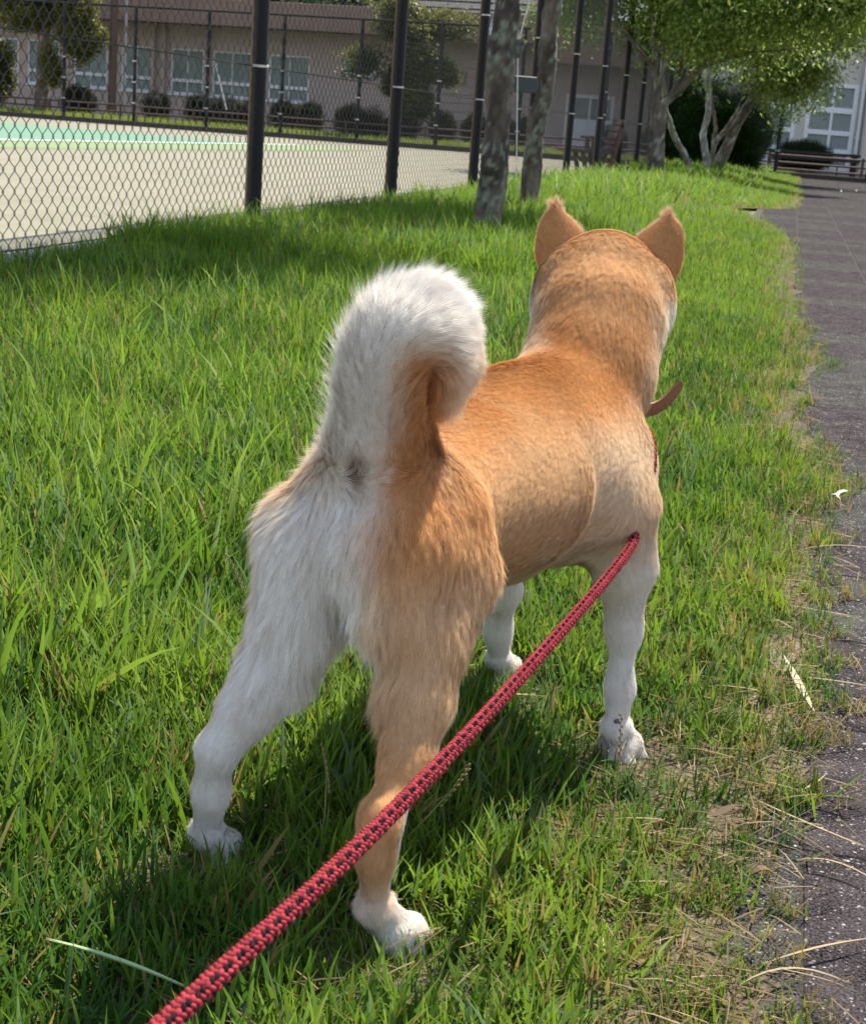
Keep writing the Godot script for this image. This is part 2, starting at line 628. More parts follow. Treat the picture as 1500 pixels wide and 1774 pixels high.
	tag(obj("cord", cord.mesh(), M.rope), "thin white cord hanging down between the two lichen trunks", "cord")
	var tg := Geo.new()
	tg.col = Color.WHITE
	for k in 2:
		var dz := -0.006 if k else 0.006
		tg.face(tg.add(Vector3(0.195, 1.47, -13.2 + dz * 0.3), Vector3(0, 0, signf(dz))), tg.add(Vector3(0.16, 1.30, -13.2 + dz), Vector3(0, 0, signf(dz))), tg.add(Vector3(0.235, 1.29, -13.2 + dz), Vector3(0, 0, signf(dz))))
	tg.box(Vector3(0.197, 1.295, -13.2), Vector3(0.075, 0.012, 0.012), 0.002)
	tag(obj("cord_weight", tg.mesh(), M.white_paint), "small white pointed weight on a cord left of the front trunk", "weight")

# ------------------------------------------------------------------ buildings
# a wall in the plane of its node, thickness behind it, with openings [x0, x1, y0, y1] that do not overlap in x
func wall_with_openings(x0: float, x1: float, y0: float, y1: float, thick: float, holes: Array) -> ArrayMesh:
	var g := Geo.new()
	var x := x0
	for h in holes:
		if h[0] > x:
			g.box(Vector3((x + h[0]) / 2.0, (y0 + y1) / 2.0, -thick / 2.0), Vector3(h[0] - x, y1 - y0, thick))
		if h[2] > y0:
			g.box(Vector3((h[0] + h[1]) / 2.0, (y0 + h[2]) / 2.0, -thick / 2.0), Vector3(h[1] - h[0], h[2] - y0, thick))
		if h[3] < y1:
			g.box(Vector3((h[0] + h[1]) / 2.0, (y1 + h[3]) / 2.0, -thick / 2.0), Vector3(h[1] - h[0], y1 - h[3], thick))
		x = h[1]
	g.box(Vector3((x + x1) / 2.0, (y0 + y1) / 2.0, -thick / 2.0), Vector3(x1 - x, y1 - y0, thick))
	return g.mesh()

# window filling an opening: frame with bars at the given heights and widths, panes, blind behind
func window(parent: Node, h: Array, bars_y: Array, bars_x: Array, blind: Material, bar := 0.05, name_ := "window") -> void:
	var g := Geo.new()
	var x0: float = h[0]; var x1: float = h[1]; var y0: float = h[2]; var y1: float = h[3]
	g.box(Vector3((x0 + x1) / 2, y0 + bar / 2, -0.05), Vector3(x1 - x0, bar, 0.1), 0.006)
	g.box(Vector3((x0 + x1) / 2, y1 - bar / 2, -0.05), Vector3(x1 - x0, bar, 0.1), 0.006)
	g.box(Vector3(x0 + bar / 2, (y0 + y1) / 2, -0.05), Vector3(bar, y1 - y0 - 2 * bar, 0.096), 0.006)
	g.box(Vector3(x1 - bar / 2, (y0 + y1) / 2, -0.05), Vector3(bar, y1 - y0 - 2 * bar, 0.096), 0.006)
	for y in bars_y:
		g.box(Vector3((x0 + x1) / 2, y[0], -0.05), Vector3(x1 - x0 - 2 * bar, y[1], 0.09), 0.006)
	for x in bars_x:
		g.box(Vector3(x, (y0 + y1) / 2, -0.052), Vector3(bar * 0.6, y1 - y0 - 2 * bar, 0.084), 0.006)
	var w := obj(name_, g.mesh(), M.white_paint, parent)
	var xs := [x0 + bar * 0.5] + bars_x + [x1 - bar * 0.5]
	var ys := [y0 + bar * 0.5]
	for y in bars_y: ys.append(y[0])
	ys.append(y1 - bar * 0.5)
	for i in xs.size() - 1:
		for j in ys.size() - 1:
			var pg := Geo.new()
			pg.box(Vector3((xs[i] + xs[i + 1]) / 2, (ys[j] + ys[j + 1]) / 2, -0.055), Vector3(xs[i + 1] - xs[i], ys[j + 1] - ys[j], 0.006))
			obj("pane", pg.mesh(), M.glass, w)
	var b := Geo.new()
	b.box(Vector3((x0 + x1) / 2, (y0 + y1) / 2, -0.16), Vector3(x1 - x0 + 0.04, y1 - y0 + 0.04, 0.02))
	obj("blind", b.mesh(), blind, w)

func buildings() -> void:
	# the long low building behind the court; its node lies at the foot of its front wall, x along it
	var face := -atan2(0.2873, 0.9578)
	var lb := thing("school_building", "long low pinkish building with brown eaves behind the sports court", "building", Vector3(-6, 0, -43.5), face)
	var wins := [[-6.55, -5.55], [-5.08, -4.05], [-3.61, -2.69], [-2.1, -1.12], [-0.86, 0.28], [0.8, 1.96]]
	var blinds: Array = [M.blind_teal, M.blind_teal, M.blind_teal, M.blind_green, M.blind_teal, M.blind_green]
	var holes := []
	for w in [[-11.0, -9.8], [-9.2, -8.1], [-7.8, -6.85]] + wins:
		holes.append([w[0], w[1], 0.82, 2.0])
	holes.append([2.93, 3.81, 1.62, 2.0])
	holes.append([8.98, 10.22, 0.05, 1.5])
	obj("wall", wall_with_openings(-14, 11.1, -0.1, 2.62, 0.2, holes), M.wall, lb)
	for k in holes.size():
		var h: Array = holes[k]
		if k < 9:
			window(lb, h, [[1.17, 0.09]], [(h[0] + h[1]) / 2], M.blind_teal if k < 3 else blinds[k - 3], 0.04)
		elif k == 9:
			window(lb, h, [], [(h[0] + h[1]) / 2], M.blind_dark, 0.04)
	window(lb, holes[10], [[0.85, 0.1]], [9.6], plain(0.035, 0.018, 0.012), 0.09, "door")
	for q in [[9.07, 9.57], [9.63, 10.13]]:
		var dp := Geo.new()
		dp.box(Vector3((q[0] + q[1]) / 2.0, 0.46, -0.03), Vector3(q[1] - q[0], 0.7, 0.05), 0.008)
		obj("door_panel", dp.mesh(), M.white_paint, lb)
	var sg := Geo.new()
	for h in holes.slice(0, 10):
		sg.box(Vector3((h[0] + h[1]) / 2, h[2] - 0.03, 0.035), Vector3(h[1] - h[0] + 0.1, 0.05, 0.07), 0.008)
	obj("sill", sg.mesh(), M.white_paint, lb)
	for x in [-2.62, -2.30, -0.98, 0.5, 6.9]:
		var p := Geo.new()
		p.box(Vector3(x, 1.25, 0.06), Vector3(0.11, 2.6, 0.11), 0.012)
		obj("downpipe", p.mesh(), M.wall, lb)
	for k in 9:      # boarded wall section on the right
		var p := Geo.new()
		p.box(Vector3(6.0, 0.3 + k * 0.22, 0.012), Vector3(1.5, 0.205, 0.03), 0.006)
		obj("board", p.mesh(), M.wall, lb)
	var vb := Geo.new()
	vb.box(Vector3(6.15, 1.72, 0.06), Vector3(0.3, 0.3, 0.08), 0.02)
	obj("vent_box", vb.mesh(), M.brick, lb)
	var fg := Geo.new()
	fg.box(Vector3(-2.9, 2.93, 1.15), Vector3(22.6, 0.66, 0.1), 0.01)
	fg.box(Vector3(9.9, 2.66, 1.152), Vector3(2.8, 0.98, 0.1), 0.01)
	obj("fascia", fg.mesh(), M.fascia, lb)
	var so := Geo.new()
	so.box(Vector3(-1.4, 2.66, 0.5), Vector3(25.4, 0.06, 1.2))
	obj("soffit", so.mesh(), M.soffit, lb)
	var ro := Geo.new()
	ro.box(Vector3(-1.4, 3.2, -2.6), Vector3(25.4, 0.12, 7.4), 0.01)
	obj("roof", ro.mesh(), M.kerb_dark, lb)
	var bk := Geo.new()
	bk.box(Vector3(-1.4, 1.3, -6.2), Vector3(25.4, 2.9, 0.2))
	bk.box(Vector3(-14.1, 1.3, -3.2), Vector3(0.2, 2.9, 6.0))
	bk.box(Vector3(11.2, 1.3, -3.2), Vector3(0.2, 2.9, 6.0))
	obj("wall", bk.mesh(), M.wall, lb)
	# taller roof seen over its right end
	var rb := thing("hall", "dark roofed hall rising behind the right end of the long building", "building", Vector3(1.35, 0, -50.0), face)
	var w2 := Geo.new()
	w2.box(Vector3(0.6, 1.9, -3), Vector3(6.4, 3.8, 6))
	obj("wall", w2.mesh(), M.wall, rb)
	var pitch := Basis(Vector3.RIGHT, 0.5)
	for k in 7:
		var r := Geo.new()
		r.box(Vector3(-1.3, 3.86 + k * 0.24, 0.35 - k * 0.44), Vector3(4.6, 0.05, 0.52), 0.008, Basis(Vector3.RIGHT, 0.42))
		obj("roof_course", r.mesh(), M.roof_dark, rb)
	for k in 12:
		var r := Geo.new()
		r.box(Vector3(1.1 + k * 0.25, 4.55, -1.0), Vector3(0.235, 0.04, 3.3), 0.008, Basis(Vector3.RIGHT, 0.5))
		obj("roof_sheet", r.mesh(), M.roof_pale, rb)
	# pale building with glazed doors at the end of the path
	var hb := thing("school_hall", "pale building with white glazed doors at the end of the path", "building", Vector3(8.3, 0, -38.2))
	var dh := [[-1.62, -0.42, 0.12, 2.02], [-0.2, 0.98, 0.12, 2.12], [2.2, 3.4, 0.12, 2.1]]
	obj("wall", wall_with_openings(-3.2, 6.0, -0.1, 5.0, 0.25, dh), M.cream_wall, hb)
	for d in dh:
		window(hb, d, [[0.56, 0.11], [0.98, 0.11], [1.5, 0.13]], [(d[0] + d[1]) / 2 + 0.02], M.room, 0.1, "glazed_door")
	var pl := Geo.new()
	pl.box(Vector3(1.28, 2.4, 0.16), Vector3(0.28, 5.0, 0.3), 0.02)
	obj("pillar", pl.mesh(), M.cream_wall, hb)
	var pp := Geo.new()
	pp.bar(Vector3(1.06, 0, 0.1), Vector3(1.06, 5, 0.1), 0.045, 10)
	for y in [0.9, 2.0, 3.1]:
		pp.box(Vector3(1.06, y, 0.06), Vector3(0.13, 0.03, 0.12), 0.004)
	obj("downpipe", pp.mesh(), M.white_paint, hb)
	var pt := Geo.new()
	pt.box(Vector3(0, 0.05, 0.4), Vector3(8, 0.12, 0.8), 0.01)
	obj("step", pt.mesh(), M.kerb, hb)
	var rf := Geo.new()
	rf.box(Vector3(1.4, 5.06, -2.5), Vector3(9.8, 0.15, 6.6), 0.02)
	obj("roof", rf.mesh(), M.kerb, hb)
	var sd := Geo.new()
	sd.box(Vector3(-3.08, 2.4, -2.8), Vector3(0.25, 5.0, 5.0))
	sd.box(Vector3(5.88, 2.4, -2.8), Vector3(0.25, 5.0, 5.0))
	sd.box(Vector3(1.4, 2.4, -5.42), Vector3(9.2, 5.0, 0.22))
	obj("wall", sd.mesh(), M.cream_wall, hb)

# ------------------------------------------------------------------ trees
func leaf_clump(count: int, spread: float, len_: float, wid: float, sd: int, droop := 0.4) -> ArrayMesh:
	var r := RandomNumberGenerator.new()
	r.seed = sd
	var g := Geo.new()
	for k in count:
		var o := Vector3(r.randfn(0, 0.5), r.randfn(0, 0.45), r.randfn(0, 0.5)) * spread
		var d := Vector3(r.randfn(0, 1), r.randfn(-droop, 0.6), r.randfn(0, 1)).normalized()
		var up := Vector3(r.randfn(0, 0.5), 1, r.randfn(0, 0.5)).normalized()
		var s := d.cross(up).normalized()
		var nn := s.cross(d).normalized()
		if nn.y < 0: nn = -nn
		var l := len_ * r.randf_range(0.65, 1.2)
		var w := wid * r.randf_range(0.7, 1.2)
		var q := r.randf_range(0.75, 1.25)
		g.col = Color(q * r.randf_range(0.9, 1.15), q, q * 0.95)
		var fold := nn * w * 0.25
		var a := g.add(o, nn)
		var b := g.add(o + d * l * 0.45 + s * w * 0.5 + fold, (nn - s * 0.35).normalized())
		var c := g.add(o + d * l - nn * l * 0.08, nn)
		var e := g.add(o + d * l * 0.45 - s * w * 0.5 + fold, (nn + s * 0.35).normalized())
		g.face(a, b, c)
		g.face(a, c, e)
	return g.mesh()

# leaf clumps through the volume of a few ellipsoids [centre, radii, share]
func crown(parent: Node, blobs: Array, count: int, clump: Mesh, size: float, dark: Color, light: Color, sd: int, hollow := 0.45, called := "crown", mat: Material = null) -> void:
	var r := RandomNumberGenerator.new()
	r.seed = sd
	if hollow < 0.6:      # break each mass up into a handful of uneven boughs
		var finer := []
		for b in blobs:
			for k in 9:
				var d := Vector3(r.randfn(0, 1), r.randfn(0, 1), r.randfn(0, 1)).normalized() * pow(r.randf(), 0.4) * 0.82
				var q := r.randf_range(0.26, 0.52) * (1.0 if count > 3000 else 1.35)
				finer.append([b[0] + d * b[1], b[1] * q, b[2] * q * q])
		blobs = finer
	var tot := 0.0
	for b in blobs: tot += b[2]
	var f := FastNoiseLite.new()
	f.seed = sd
	f.frequency = 1.1 / maxf(size * 8.0, 0.2)
	var buf := PackedFloat32Array()
	buf.resize(count * 16)
	var i := 0
	var guard := 0
	while i < count and guard < count * 12:
		guard += 1
		var pick := r.randf() * tot
		var bb: Array = blobs[0]
		for b in blobs:
			pick -= b[2]
			if pick <= 0.0:
				bb = b
				break
		var d := Vector3(r.randfn(0, 1), r.randfn(0, 1), r.randfn(0, 1)).normalized()
		var rad := pow(r.randf_range(hollow * hollow * hollow, 1.0), 1.0 / 3.0)
		var p: Vector3 = bb[0] + d * bb[1] * rad * (1.0 + 0.5 * f.get_noise_3dv(d * 2.2 / maxf(f.frequency, 0.05)))
		var nz := f.get_noise_3dv(p)
		if nz < -0.12 and r.randf() < 0.8: continue
		if p.y < 0.05: continue
		var bas := Basis.from_euler(Vector3(r.randf_range(-0.5, 0.5), r.randf() * TAU, r.randf_range(-0.5, 0.5))) * (size * r.randf_range(0.75, 1.3))
		var t := clampf(0.5 + nz * 0.9 + r.randfn(0, 0.22), 0, 1)
		put(buf, i, bas.x, bas.y, bas.z, p, dark.lerp(light, t))
		i += 1
	buf.resize(i * 16)
	scatter(called, clump, mat if mat else M.leaf, buf, parent)

func limb(pts: Array, r0: float, r1: float, sides: int, lump: float, tint: Variant, wob := 0.0) -> ArrayMesh:
	var g := Geo.new()
	limb_in(g, pts, r0, r1, sides, lump, tint, wob)
	return g.mesh()

func limb_in(g: Geo, pts: Array, r0: float, r1: float, sides: int, lump: float, tint: Variant, wob := 0.0, steps := 10) -> void:
	var cv := Curve3D.new()
	for k in pts.size():
		var t: Vector3 = (pts[mini(k + 1, pts.size() - 1)] - pts[maxi(k - 1, 0)]) / 6.0
		cv.add_point(pts[k], -t, t)
	var m := steps * (pts.size() - 1)
	var pp := PackedVector3Array()
	var rr := PackedFloat32Array()
	var l := cv.get_baked_length()
	for k in m + 1:
		var t := float(k) / m
		var p := cv.sample_baked(l * t, true)
		p += Vector3(noise.get_noise_3d(p.x * 3, p.y * 3, 7.0), 0, noise.get_noise_3d(p.z * 3, p.y * 3, 19.0)) * wob
		pp.append(p)
		rr.append(lerpf(r0, r1, t))
	g.tube(pp, rr, sides, true, noise if lump > 0 else null, lump, tint)

func bark_tint(base: Color, pale: Color, lichen: Color, share: float, sd: float) -> Variant:
	return func(p: Vector3, d: Vector3) -> Color:
		var a := noise.get_noise_3d(p.x * 9 + sd, p.y * 4, p.z * 9)
		var b := noise.get_noise_3d(p.x * 4 + sd, p.y * 3 + 40.0, p.z * 4)
		var e := noise.get_noise_3d(p.x * 22, p.y * 18 + sd, p.z * 22)
		var c := base.lerp(pale, clampf(0.4 + a * 1.6, 0, 1))
		c = c.lerp(lichen * (1.0 + e * 0.9), smoothstep(share - 0.06, share + 0.10, b + e * 0.75))
		return c * (1.0 + e * 0.5)

func trees() -> void:
	var clump_big := leaf_clump(12, 0.36, 0.088, 0.036, 3, 0.7)
	var clump_far := leaf_clump(12, 0.16, 0.10, 0.06, 4, 0.2)
	var clump_hedge := leaf_clump(14, 0.10, 0.05, 0.022, 5, -0.3)
	# the two lichen trunks near the fence
	var t1 := thing("tree", "lichen covered trunk nearest the dog, in front of the fence", "tree", Vector3(0.17, 0, -7.45))
	var tint := bark_tint(Color(0.05, 0.04, 0.03), Color(0.145, 0.115, 0.088), Color(0.115, 0.12, 0.088), 0.22, 1.0)
	var g := Geo.new()
	limb_in(g, [Vector3(-0.02, -0.03, 0), Vector3(-0.005, 0.28, 0), Vector3(0.0, 0.6, 0.0), Vector3(-0.012, 0.85, 0), Vector3(0.0, 1.15, 0.0), Vector3(-0.03, 1.8, 0.02), Vector3(-0.1, 2.6, 0.0)], 0.066, 0.050, 40, 0.018, tint, 0.01, 26)
	limb_in(g, [Vector3(0.02, 0.90, 0.0), Vector3(0.06, 0.925, 0.01), Vector3(0.078, 0.965, 0.01)], 0.034, 0.02, 14, 0.012, tint, 0.0)
	obj("trunk", g.mesh(), M.bark, t1)
	for q in [[Vector3(-0.1, 2.5, 0), Vector3(-0.4, 3.6, 0.2), Vector3(-0.6, 4.5, 0.2)], [Vector3(-0.08, 2.5, 0), Vector3(0.3, 3.8, 0.0), Vector3(0.6, 4.9, -0.2)], [Vector3(-0.09, 2.4, 0), Vector3(0.1, 4.0, 0.2), Vector3(0.15, 5.4, 0.3)]]:
		obj("limb", limb(q, 0.042, 0.012, 10, 0.006, tint, 0.03), M.bark, t1)
	crown(t1, [[Vector3(-0.5, 4.5, 0.2), Vector3(0.9, 0.5, 0.6), 1.0], [Vector3(0.6, 4.8, -0.1), Vector3(0.9, 0.6, 0.7), 1.0], [Vector3(0.1, 5.4, 0.3), Vector3(0.8, 0.6, 0.8), 0.7]], 1500, clump_big, 1.0, Color(0.06, 0.12, 0.02), Color(0.13, 0.2, 0.035), 71)
	var t2 := thing("tree", "thinner lichen covered trunk just behind the first one", "tree", Vector3(0.46, 0, -9.95))
	var g2 := Geo.new()
	limb_in(g2, [Vector3(0.0, -0.03, 0), Vector3(0.0, 0.3, 0), Vector3(0.005, 0.6, 0.0), Vector3(0.04, 0.9, 0), Vector3(0.03, 1.3, 0.0), Vector3(0.06, 1.9, 0.02), Vector3(0.02, 2.7, 0.0)], 0.060, 0.046, 36, 0.016, bark_tint(Color(0.05, 0.04, 0.03), Color(0.145, 0.115, 0.088), Color(0.11, 0.112, 0.082), 0.26, 9.0), 0.012, 22)
	obj("trunk", g2.mesh(), M.bark, t2)
	for q in [[Vector3(0.02, 2.6, 0), Vector3(0.05, 2.9, 0.15), Vector3(0.1, 3.2, 0.2)], [Vector3(0.02, 2.6, 0), Vector3(0.4, 3.7, -0.2), Vector3(0.7, 4.8, -0.3)]]:
		obj("limb", limb(q, 0.04, 0.012, 10, 0.006, tint, 0.03), M.bark, t2)
	crown(t2, [[Vector3(0.1, 3.0, 0.2), Vector3(0.55, 0.35, 0.5), 1.0], [Vector3(0.7, 4.8, -0.3), Vector3(0.9, 0.7, 0.8), 1.0]], 1200, clump_big, 1.0, Color(0.06, 0.12, 0.02), Color(0.13, 0.2, 0.035), 72)
	# the leafy tree on the grass tongue
	var grey := bark_tint(Color(0.085, 0.07, 0.055), Color(0.17, 0.14, 0.11), Color(0.2, 0.2, 0.16), 0.3, 3.0)
	var pale := bark_tint(Color(0.16, 0.15, 0.13), Color(0.30, 0.28, 0.25), Color(0.28, 0.30, 0.26), 0.2, 5.0)
	var t3 := thing("tree", "forked leafy tree with thick grey trunk on the grass tongue", "tree", Vector3(2.66, 0, -21.5))
	var o3 := Vector3(2.66, 0, -21.5)
	obj("trunk", limb([Vector3(0.0, -0.05, 0), Vector3(-0.03, 0.5, 0), Vector3(-0.06, 1.02, 0)], 0.115, 0.10, 20, 0.02, grey, 0.01, ), M.bark, t3)
	for q in [[Vector3(-0.07, 0.95, 0), Vector3(-0.16, 1.5, 0.0), Vector3(-0.3, 2.3, 0), Vector3(-0.4, 3.2, 0.1)], [Vector3(-0.04, 0.95, 0), Vector3(0.25, 1.3, 0.1), Vector3(0.6, 1.72, 0.0), Vector3(1.2, 2.2, -0.3), Vector3(1.8, 2.7, -0.4)], [Vector3(0.1, 1.15, 0.05), Vector3(0.2, 1.7, 0.2), Vector3(0.45, 2.4, 0.3)], [Vector3(-0.15, 1.4, 0.0), Vector3(-0.6, 1.9, 0.2), Vector3(-1.1, 2.5, 0.2)], [Vector3(0.4, 1.5, 0.05), Vector3(0.9, 1.7, 0.4), Vector3(1.5, 1.8, 0.6)], [Vector3(0.2, 1.3, 0.0), Vector3(0.35, 2.0, -0.4), Vector3(0.7, 2.8, -0.8)], [Vector3(-0.12, 1.3, 0.0), Vector3(0.05, 1.75, 0.3), Vector3(0.1, 2.4, 0.5)]]:
		obj("limb", limb(q, 0.065 if q.size() > 3 else 0.035, 0.012, 10, 0.008, grey, 0.05), M.bark, t3)
	crown(t3, [[Vector3(-1.15, 2.45, 0.1), Vector3(0.85, 0.65, 0.8), 1.4], [Vector3(0.2, 2.75, 0.2), Vector3(1.0, 0.75, 1.0), 1.4], [Vector3(1.2, 2.3, 0.2), Vector3(1.1, 0.6, 0.9), 1.5], [Vector3(2.0, 2.6, 0.4), Vector3(0.9, 0.6, 0.8), 1.0], [Vector3(0.3, 1.95, 0.5), Vector3(0.6, 0.3, 0.5), 0.4], [Vector3(0.6, 3.6, 0), Vector3(1.5, 0.9, 1.2), 1.0]], 4000, clump_big, 0.9, Color(0.13, 0.23, 0.04), Color(0.38, 0.48, 0.11), 73)
	var t4 := thing("tree", "slim pale stem leaning left against the forked tree", "tree", Vector3(3.42, 0, -23.8))
	obj("trunk", limb([Vector3(0.05, -0.05, 0), Vector3(-0.12, 0.32, 0.4), Vector3(-0.42, 0.68, 0.9), Vector3(-0.66, 1.2, 1.3), Vector3(-0.75, 2.0, 1.5)], 0.055, 0.03, 14, 0.008, pale, 0.02), M.bark, t4)
	crown(t4, [[Vector3(-0.7, 2.3, 1.5), Vector3(0.6, 0.5, 0.6), 1.0]], 500, clump_big, 0.9, Color(0.05, 0.11, 0.012), Color(0.18, 0.26, 0.04), 74)
	var t5 := thing("tree", "slim upright pale stem between the leaning one and the dark hedge", "tree", Vector3(3.82, 0, -24.8))
	obj("trunk", limb([Vector3(0.03, -0.05, 0), Vector3(0.0, 0.3, 0), Vector3(-0.09, 0.7, 0), Vector3(-0.06, 1.0, 0), Vector3(-0.12, 1.6, 0), Vector3(-0.08, 2.4, 0)], 0.06, 0.035, 14, 0.01, pale, 0.02), M.bark, t5)
	crown(t5, [[Vector3(0.1, 2.3, 0), Vector3(0.8, 0.7, 0.8), 1.0]], 900, clump_big, 0.9, Color(0.05, 0.10, 0.012), Color(0.17, 0.25, 0.04), 75)
	var t6 := thing("tree", "thick trunk leaning right in front of the dark hedge", "tree", Vector3(4.26, 0, -26.4))
	obj("trunk", limb([Vector3(-0.06, -0.05, 0), Vector3(0.06, 0.35, 0), Vector3(0.22, 0.85, 0), Vector3(0.45, 1.3, 0), Vector3(0.75, 1.8, 0.1), Vector3(1.1, 2.6, 0.2)], 0.105, 0.05, 18, 0.02, grey, 0.02), M.bark, t6)
	for q in [[Vector3(-0.13, -0.05, 0.1), Vector3(-0.11, 0.55, 0.1), Vector3(-0.16, 0.95, 0.1), Vector3(-0.3, 1.5, 0.1)], [Vector3(-0.11, 0.55, 0.1), Vector3(0.1, 0.9, 0.15), Vector3(0.25, 1.3, 0.2)], [Vector3(0.4, 1.2, 0.0), Vector3(0.45, 1.8, 0.1), Vector3(0.4, 2.5, 0.1)], [Vector3(0.5, 1.4, 0), Vector3(1.0, 1.65, 0.3), Vector3(1.6, 1.8, 0.5)]]:
		obj("limb", limb(q, 0.055, 0.015, 12, 0.01, grey, 0.03), M.bark, t6)
	crown(t6, [[Vector3(0.5, 2.3, 0.3), Vector3(1.2, 0.65, 1.0), 1.3], [Vector3(1.6, 2.8, 0.6), Vector3(1.1, 0.7, 0.9), 1.4], [Vector3(2.1, 2.85, 0.9), Vector3(1.2, 0.6, 1.0), 1.0], [Vector3(0.9, 1.72, 0.6), Vector3(0.55, 0.3, 0.5), 0.5], [Vector3(0.9, 3.4, 0), Vector3(1.6, 0.9, 1.2), 1.0]], 3600, clump_big, 0.95, Color(0.15, 0.25, 0.04), Color(0.46, 0.54, 0.15), 76)
	# dark clipped conifer ball
	var hb := thing("hedge", "large rounded dark green hedge behind the leaning trunk", "hedge", Vector3(5.0, 0, -29.6))
	var hg := Geo.new()
	hg.ball(Vector3(0, 0.88, 0), Vector3(0.72, 0.82, 0.7), 14, 20)
	hg.ball(Vector3(-0.75, 0.8, 0.3), Vector3(0.55, 0.72, 0.5), 14, 20)
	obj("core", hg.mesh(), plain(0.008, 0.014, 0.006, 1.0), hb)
	crown(hb, [[Vector3(0, 0.9, 0), Vector3(0.8, 0.88, 0.78), 1.4], [Vector3(-0.75, 0.82, 0.3), Vector3(0.62, 0.8, 0.56), 1.0]], 5200, clump_hedge, 0.9, Color(0.012, 0.028, 0.008), Color(0.03, 0.07, 0.015), 77, 0.93, "foliage", M.leaf_dark)
	# bush behind the railing bench
	var bb := thing("bush", "rounded dark bush behind the dark slatted bench", "bush", Vector3(8.02, 0, -37.55))
	var bg := Geo.new()
	bg.ball(Vector3(0, 0.40, 0), Vector3(0.56, 0.27, 0.26), 10, 16)
	bg.bar(Vector3(0, 0, 0), Vector3(0, 0.3, 0), 0.06)
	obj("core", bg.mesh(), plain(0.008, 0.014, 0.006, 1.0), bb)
	crown(bb, [[Vector3(0, 0.40, 0), Vector3(0.62, 0.31, 0.30), 1.0]], 1500, clump_hedge, 0.8, Color(0.014, 0.03, 0.01), Color(0.03, 0.06, 0.016), 78, 0.93, "foliage", M.leaf_dark)
	# round bushes along the long building
	var bm := Geo.new()
	bm.ball(Vector3(0, 0.40, 0), Vector3(0.27, 0.31, 0.25), 10, 14)
	var core := bm.mesh()
	var spots := [[-8.0, 0.9, ""], [-1.5, 1.25, "round dark bush seen at the far left beyond the court"], [0.62, 1.0, "round dark bush just left of the utility pole"], [1.75, 0.85, "small round bush touching the wide bush right of the utility pole"], [2.45, 1.35, "wide clipped bush right of the utility pole"], [3.15, 0.7, "narrow small bush beside the thin leaning stake"], [4.0, 0.95, "round bush just left of the second thick fence post"], [4.65, 1.0, "round bush half behind the second thick fence post"], [5.7, 1.05, "bush right of the second thick fence post, below the green window"], [6.25, 0.95, "bush overlapping its left neighbour below the green window"], [7.0, 1.25, "wide bush below the small high window"], [7.95, 0.9, "bush in the shadow left of the leafy tree behind the court"], [8.75, 0.95, "bush just right of the leafy tree behind the court"], [9.3, 1.0, "bush left of the third thick fence post"], [9.95, 0.95, "bush right of the third thick fence post"], [11.9, 0.95, "round bush seen right of the second lichen trunk"], [12.85, 0.95, "bush behind the wooden garden chair"]]
	for k in spots.size():
		var s: Array = spots[k]
		if s[2] == "": continue
		var p := far_point(s[0] + 0.1, 0, -3.0)
		var b := thing("round_bush", s[2], "bush", p, 0.0, "clipped bushes along the long building")
		var sc: float = s[1]
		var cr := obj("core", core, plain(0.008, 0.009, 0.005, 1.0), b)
		cr.scale = Vector3(sc, 1, sc)
		crown(b, [[Vector3(0, 0.42, 0), Vector3(0.33 * sc, 0.37, 0.3 * sc), 1.0]], int(900 * sc), clump_hedge, 0.6, Color(0.016, 0.018, 0.008), Color(0.04, 0.042, 0.02), 100 + k, 0.9, "foliage", M.leaf_dark)
	# trees behind the court
	var ta := thing("tree", "yellowish green tree with brown trunk at the far left behind the court", "tree", Vector3(-10.55, 0, -40.3))
	obj("trunk", limb([Vector3(0, -0.05, 0), Vector3(0.02, 0.9, 0), Vector3(0.05, 1.8, 0), Vector3(0.1, 2.8, 0), Vector3(0.12, 3.8, 0)], 0.19, 0.1, 14, 0.03, bark_tint(Color(0.10, 0.07, 0.05), Color(0.19, 0.14, 0.11), Color(0.3, 0.24, 0.2), 0.35, 4.0), 0.03), M.bark, ta)
	for q in [[Vector3(0.05, 1.7, 0), Vector3(0.6, 2.1, 0.2), Vector3(1.1, 2.2, 0.3)], [Vector3(0.05, 1.9, 0), Vector3(-0.4, 2.4, 0.2), Vector3(-0.9, 2.6, 0.3)], [Vector3(0.08, 2.4, 0), Vector3(0.5, 2.9, 0.1), Vector3(0.9, 3.3, 0.2)]]:
		obj("limb", limb(q, 0.06, 0.02, 8, 0.01, grey, 0.04), M.bark, ta)
	crown(ta, [[Vector3(1.0, 2.05, 0.3), Vector3(0.55, 0.6, 0.5), 1.0], [Vector3(-0.5, 2.6, 0.3), Vector3(0.8, 0.6, 0.7), 1.0], [Vector3(0.5, 2.9, 0.2), Vector3(0.9, 0.6, 0.7), 0.8], [Vector3(0.35, 1.2, 0.3), Vector3(0.2, 0.6, 0.2), 0.25], [Vector3(0.1, 3.9, 0), Vector3(1.2, 0.9, 1.0), 0.8]], 2400, clump_far, 0.95, Color(0.12, 0.12, 0.02), Color(0.28, 0.27, 0.045), 79, 0.3)
	var tb := thing("tree", "bushy yellow green tree against the long building's plain wall", "tree", Vector3(-1.25, 0, -37.0))
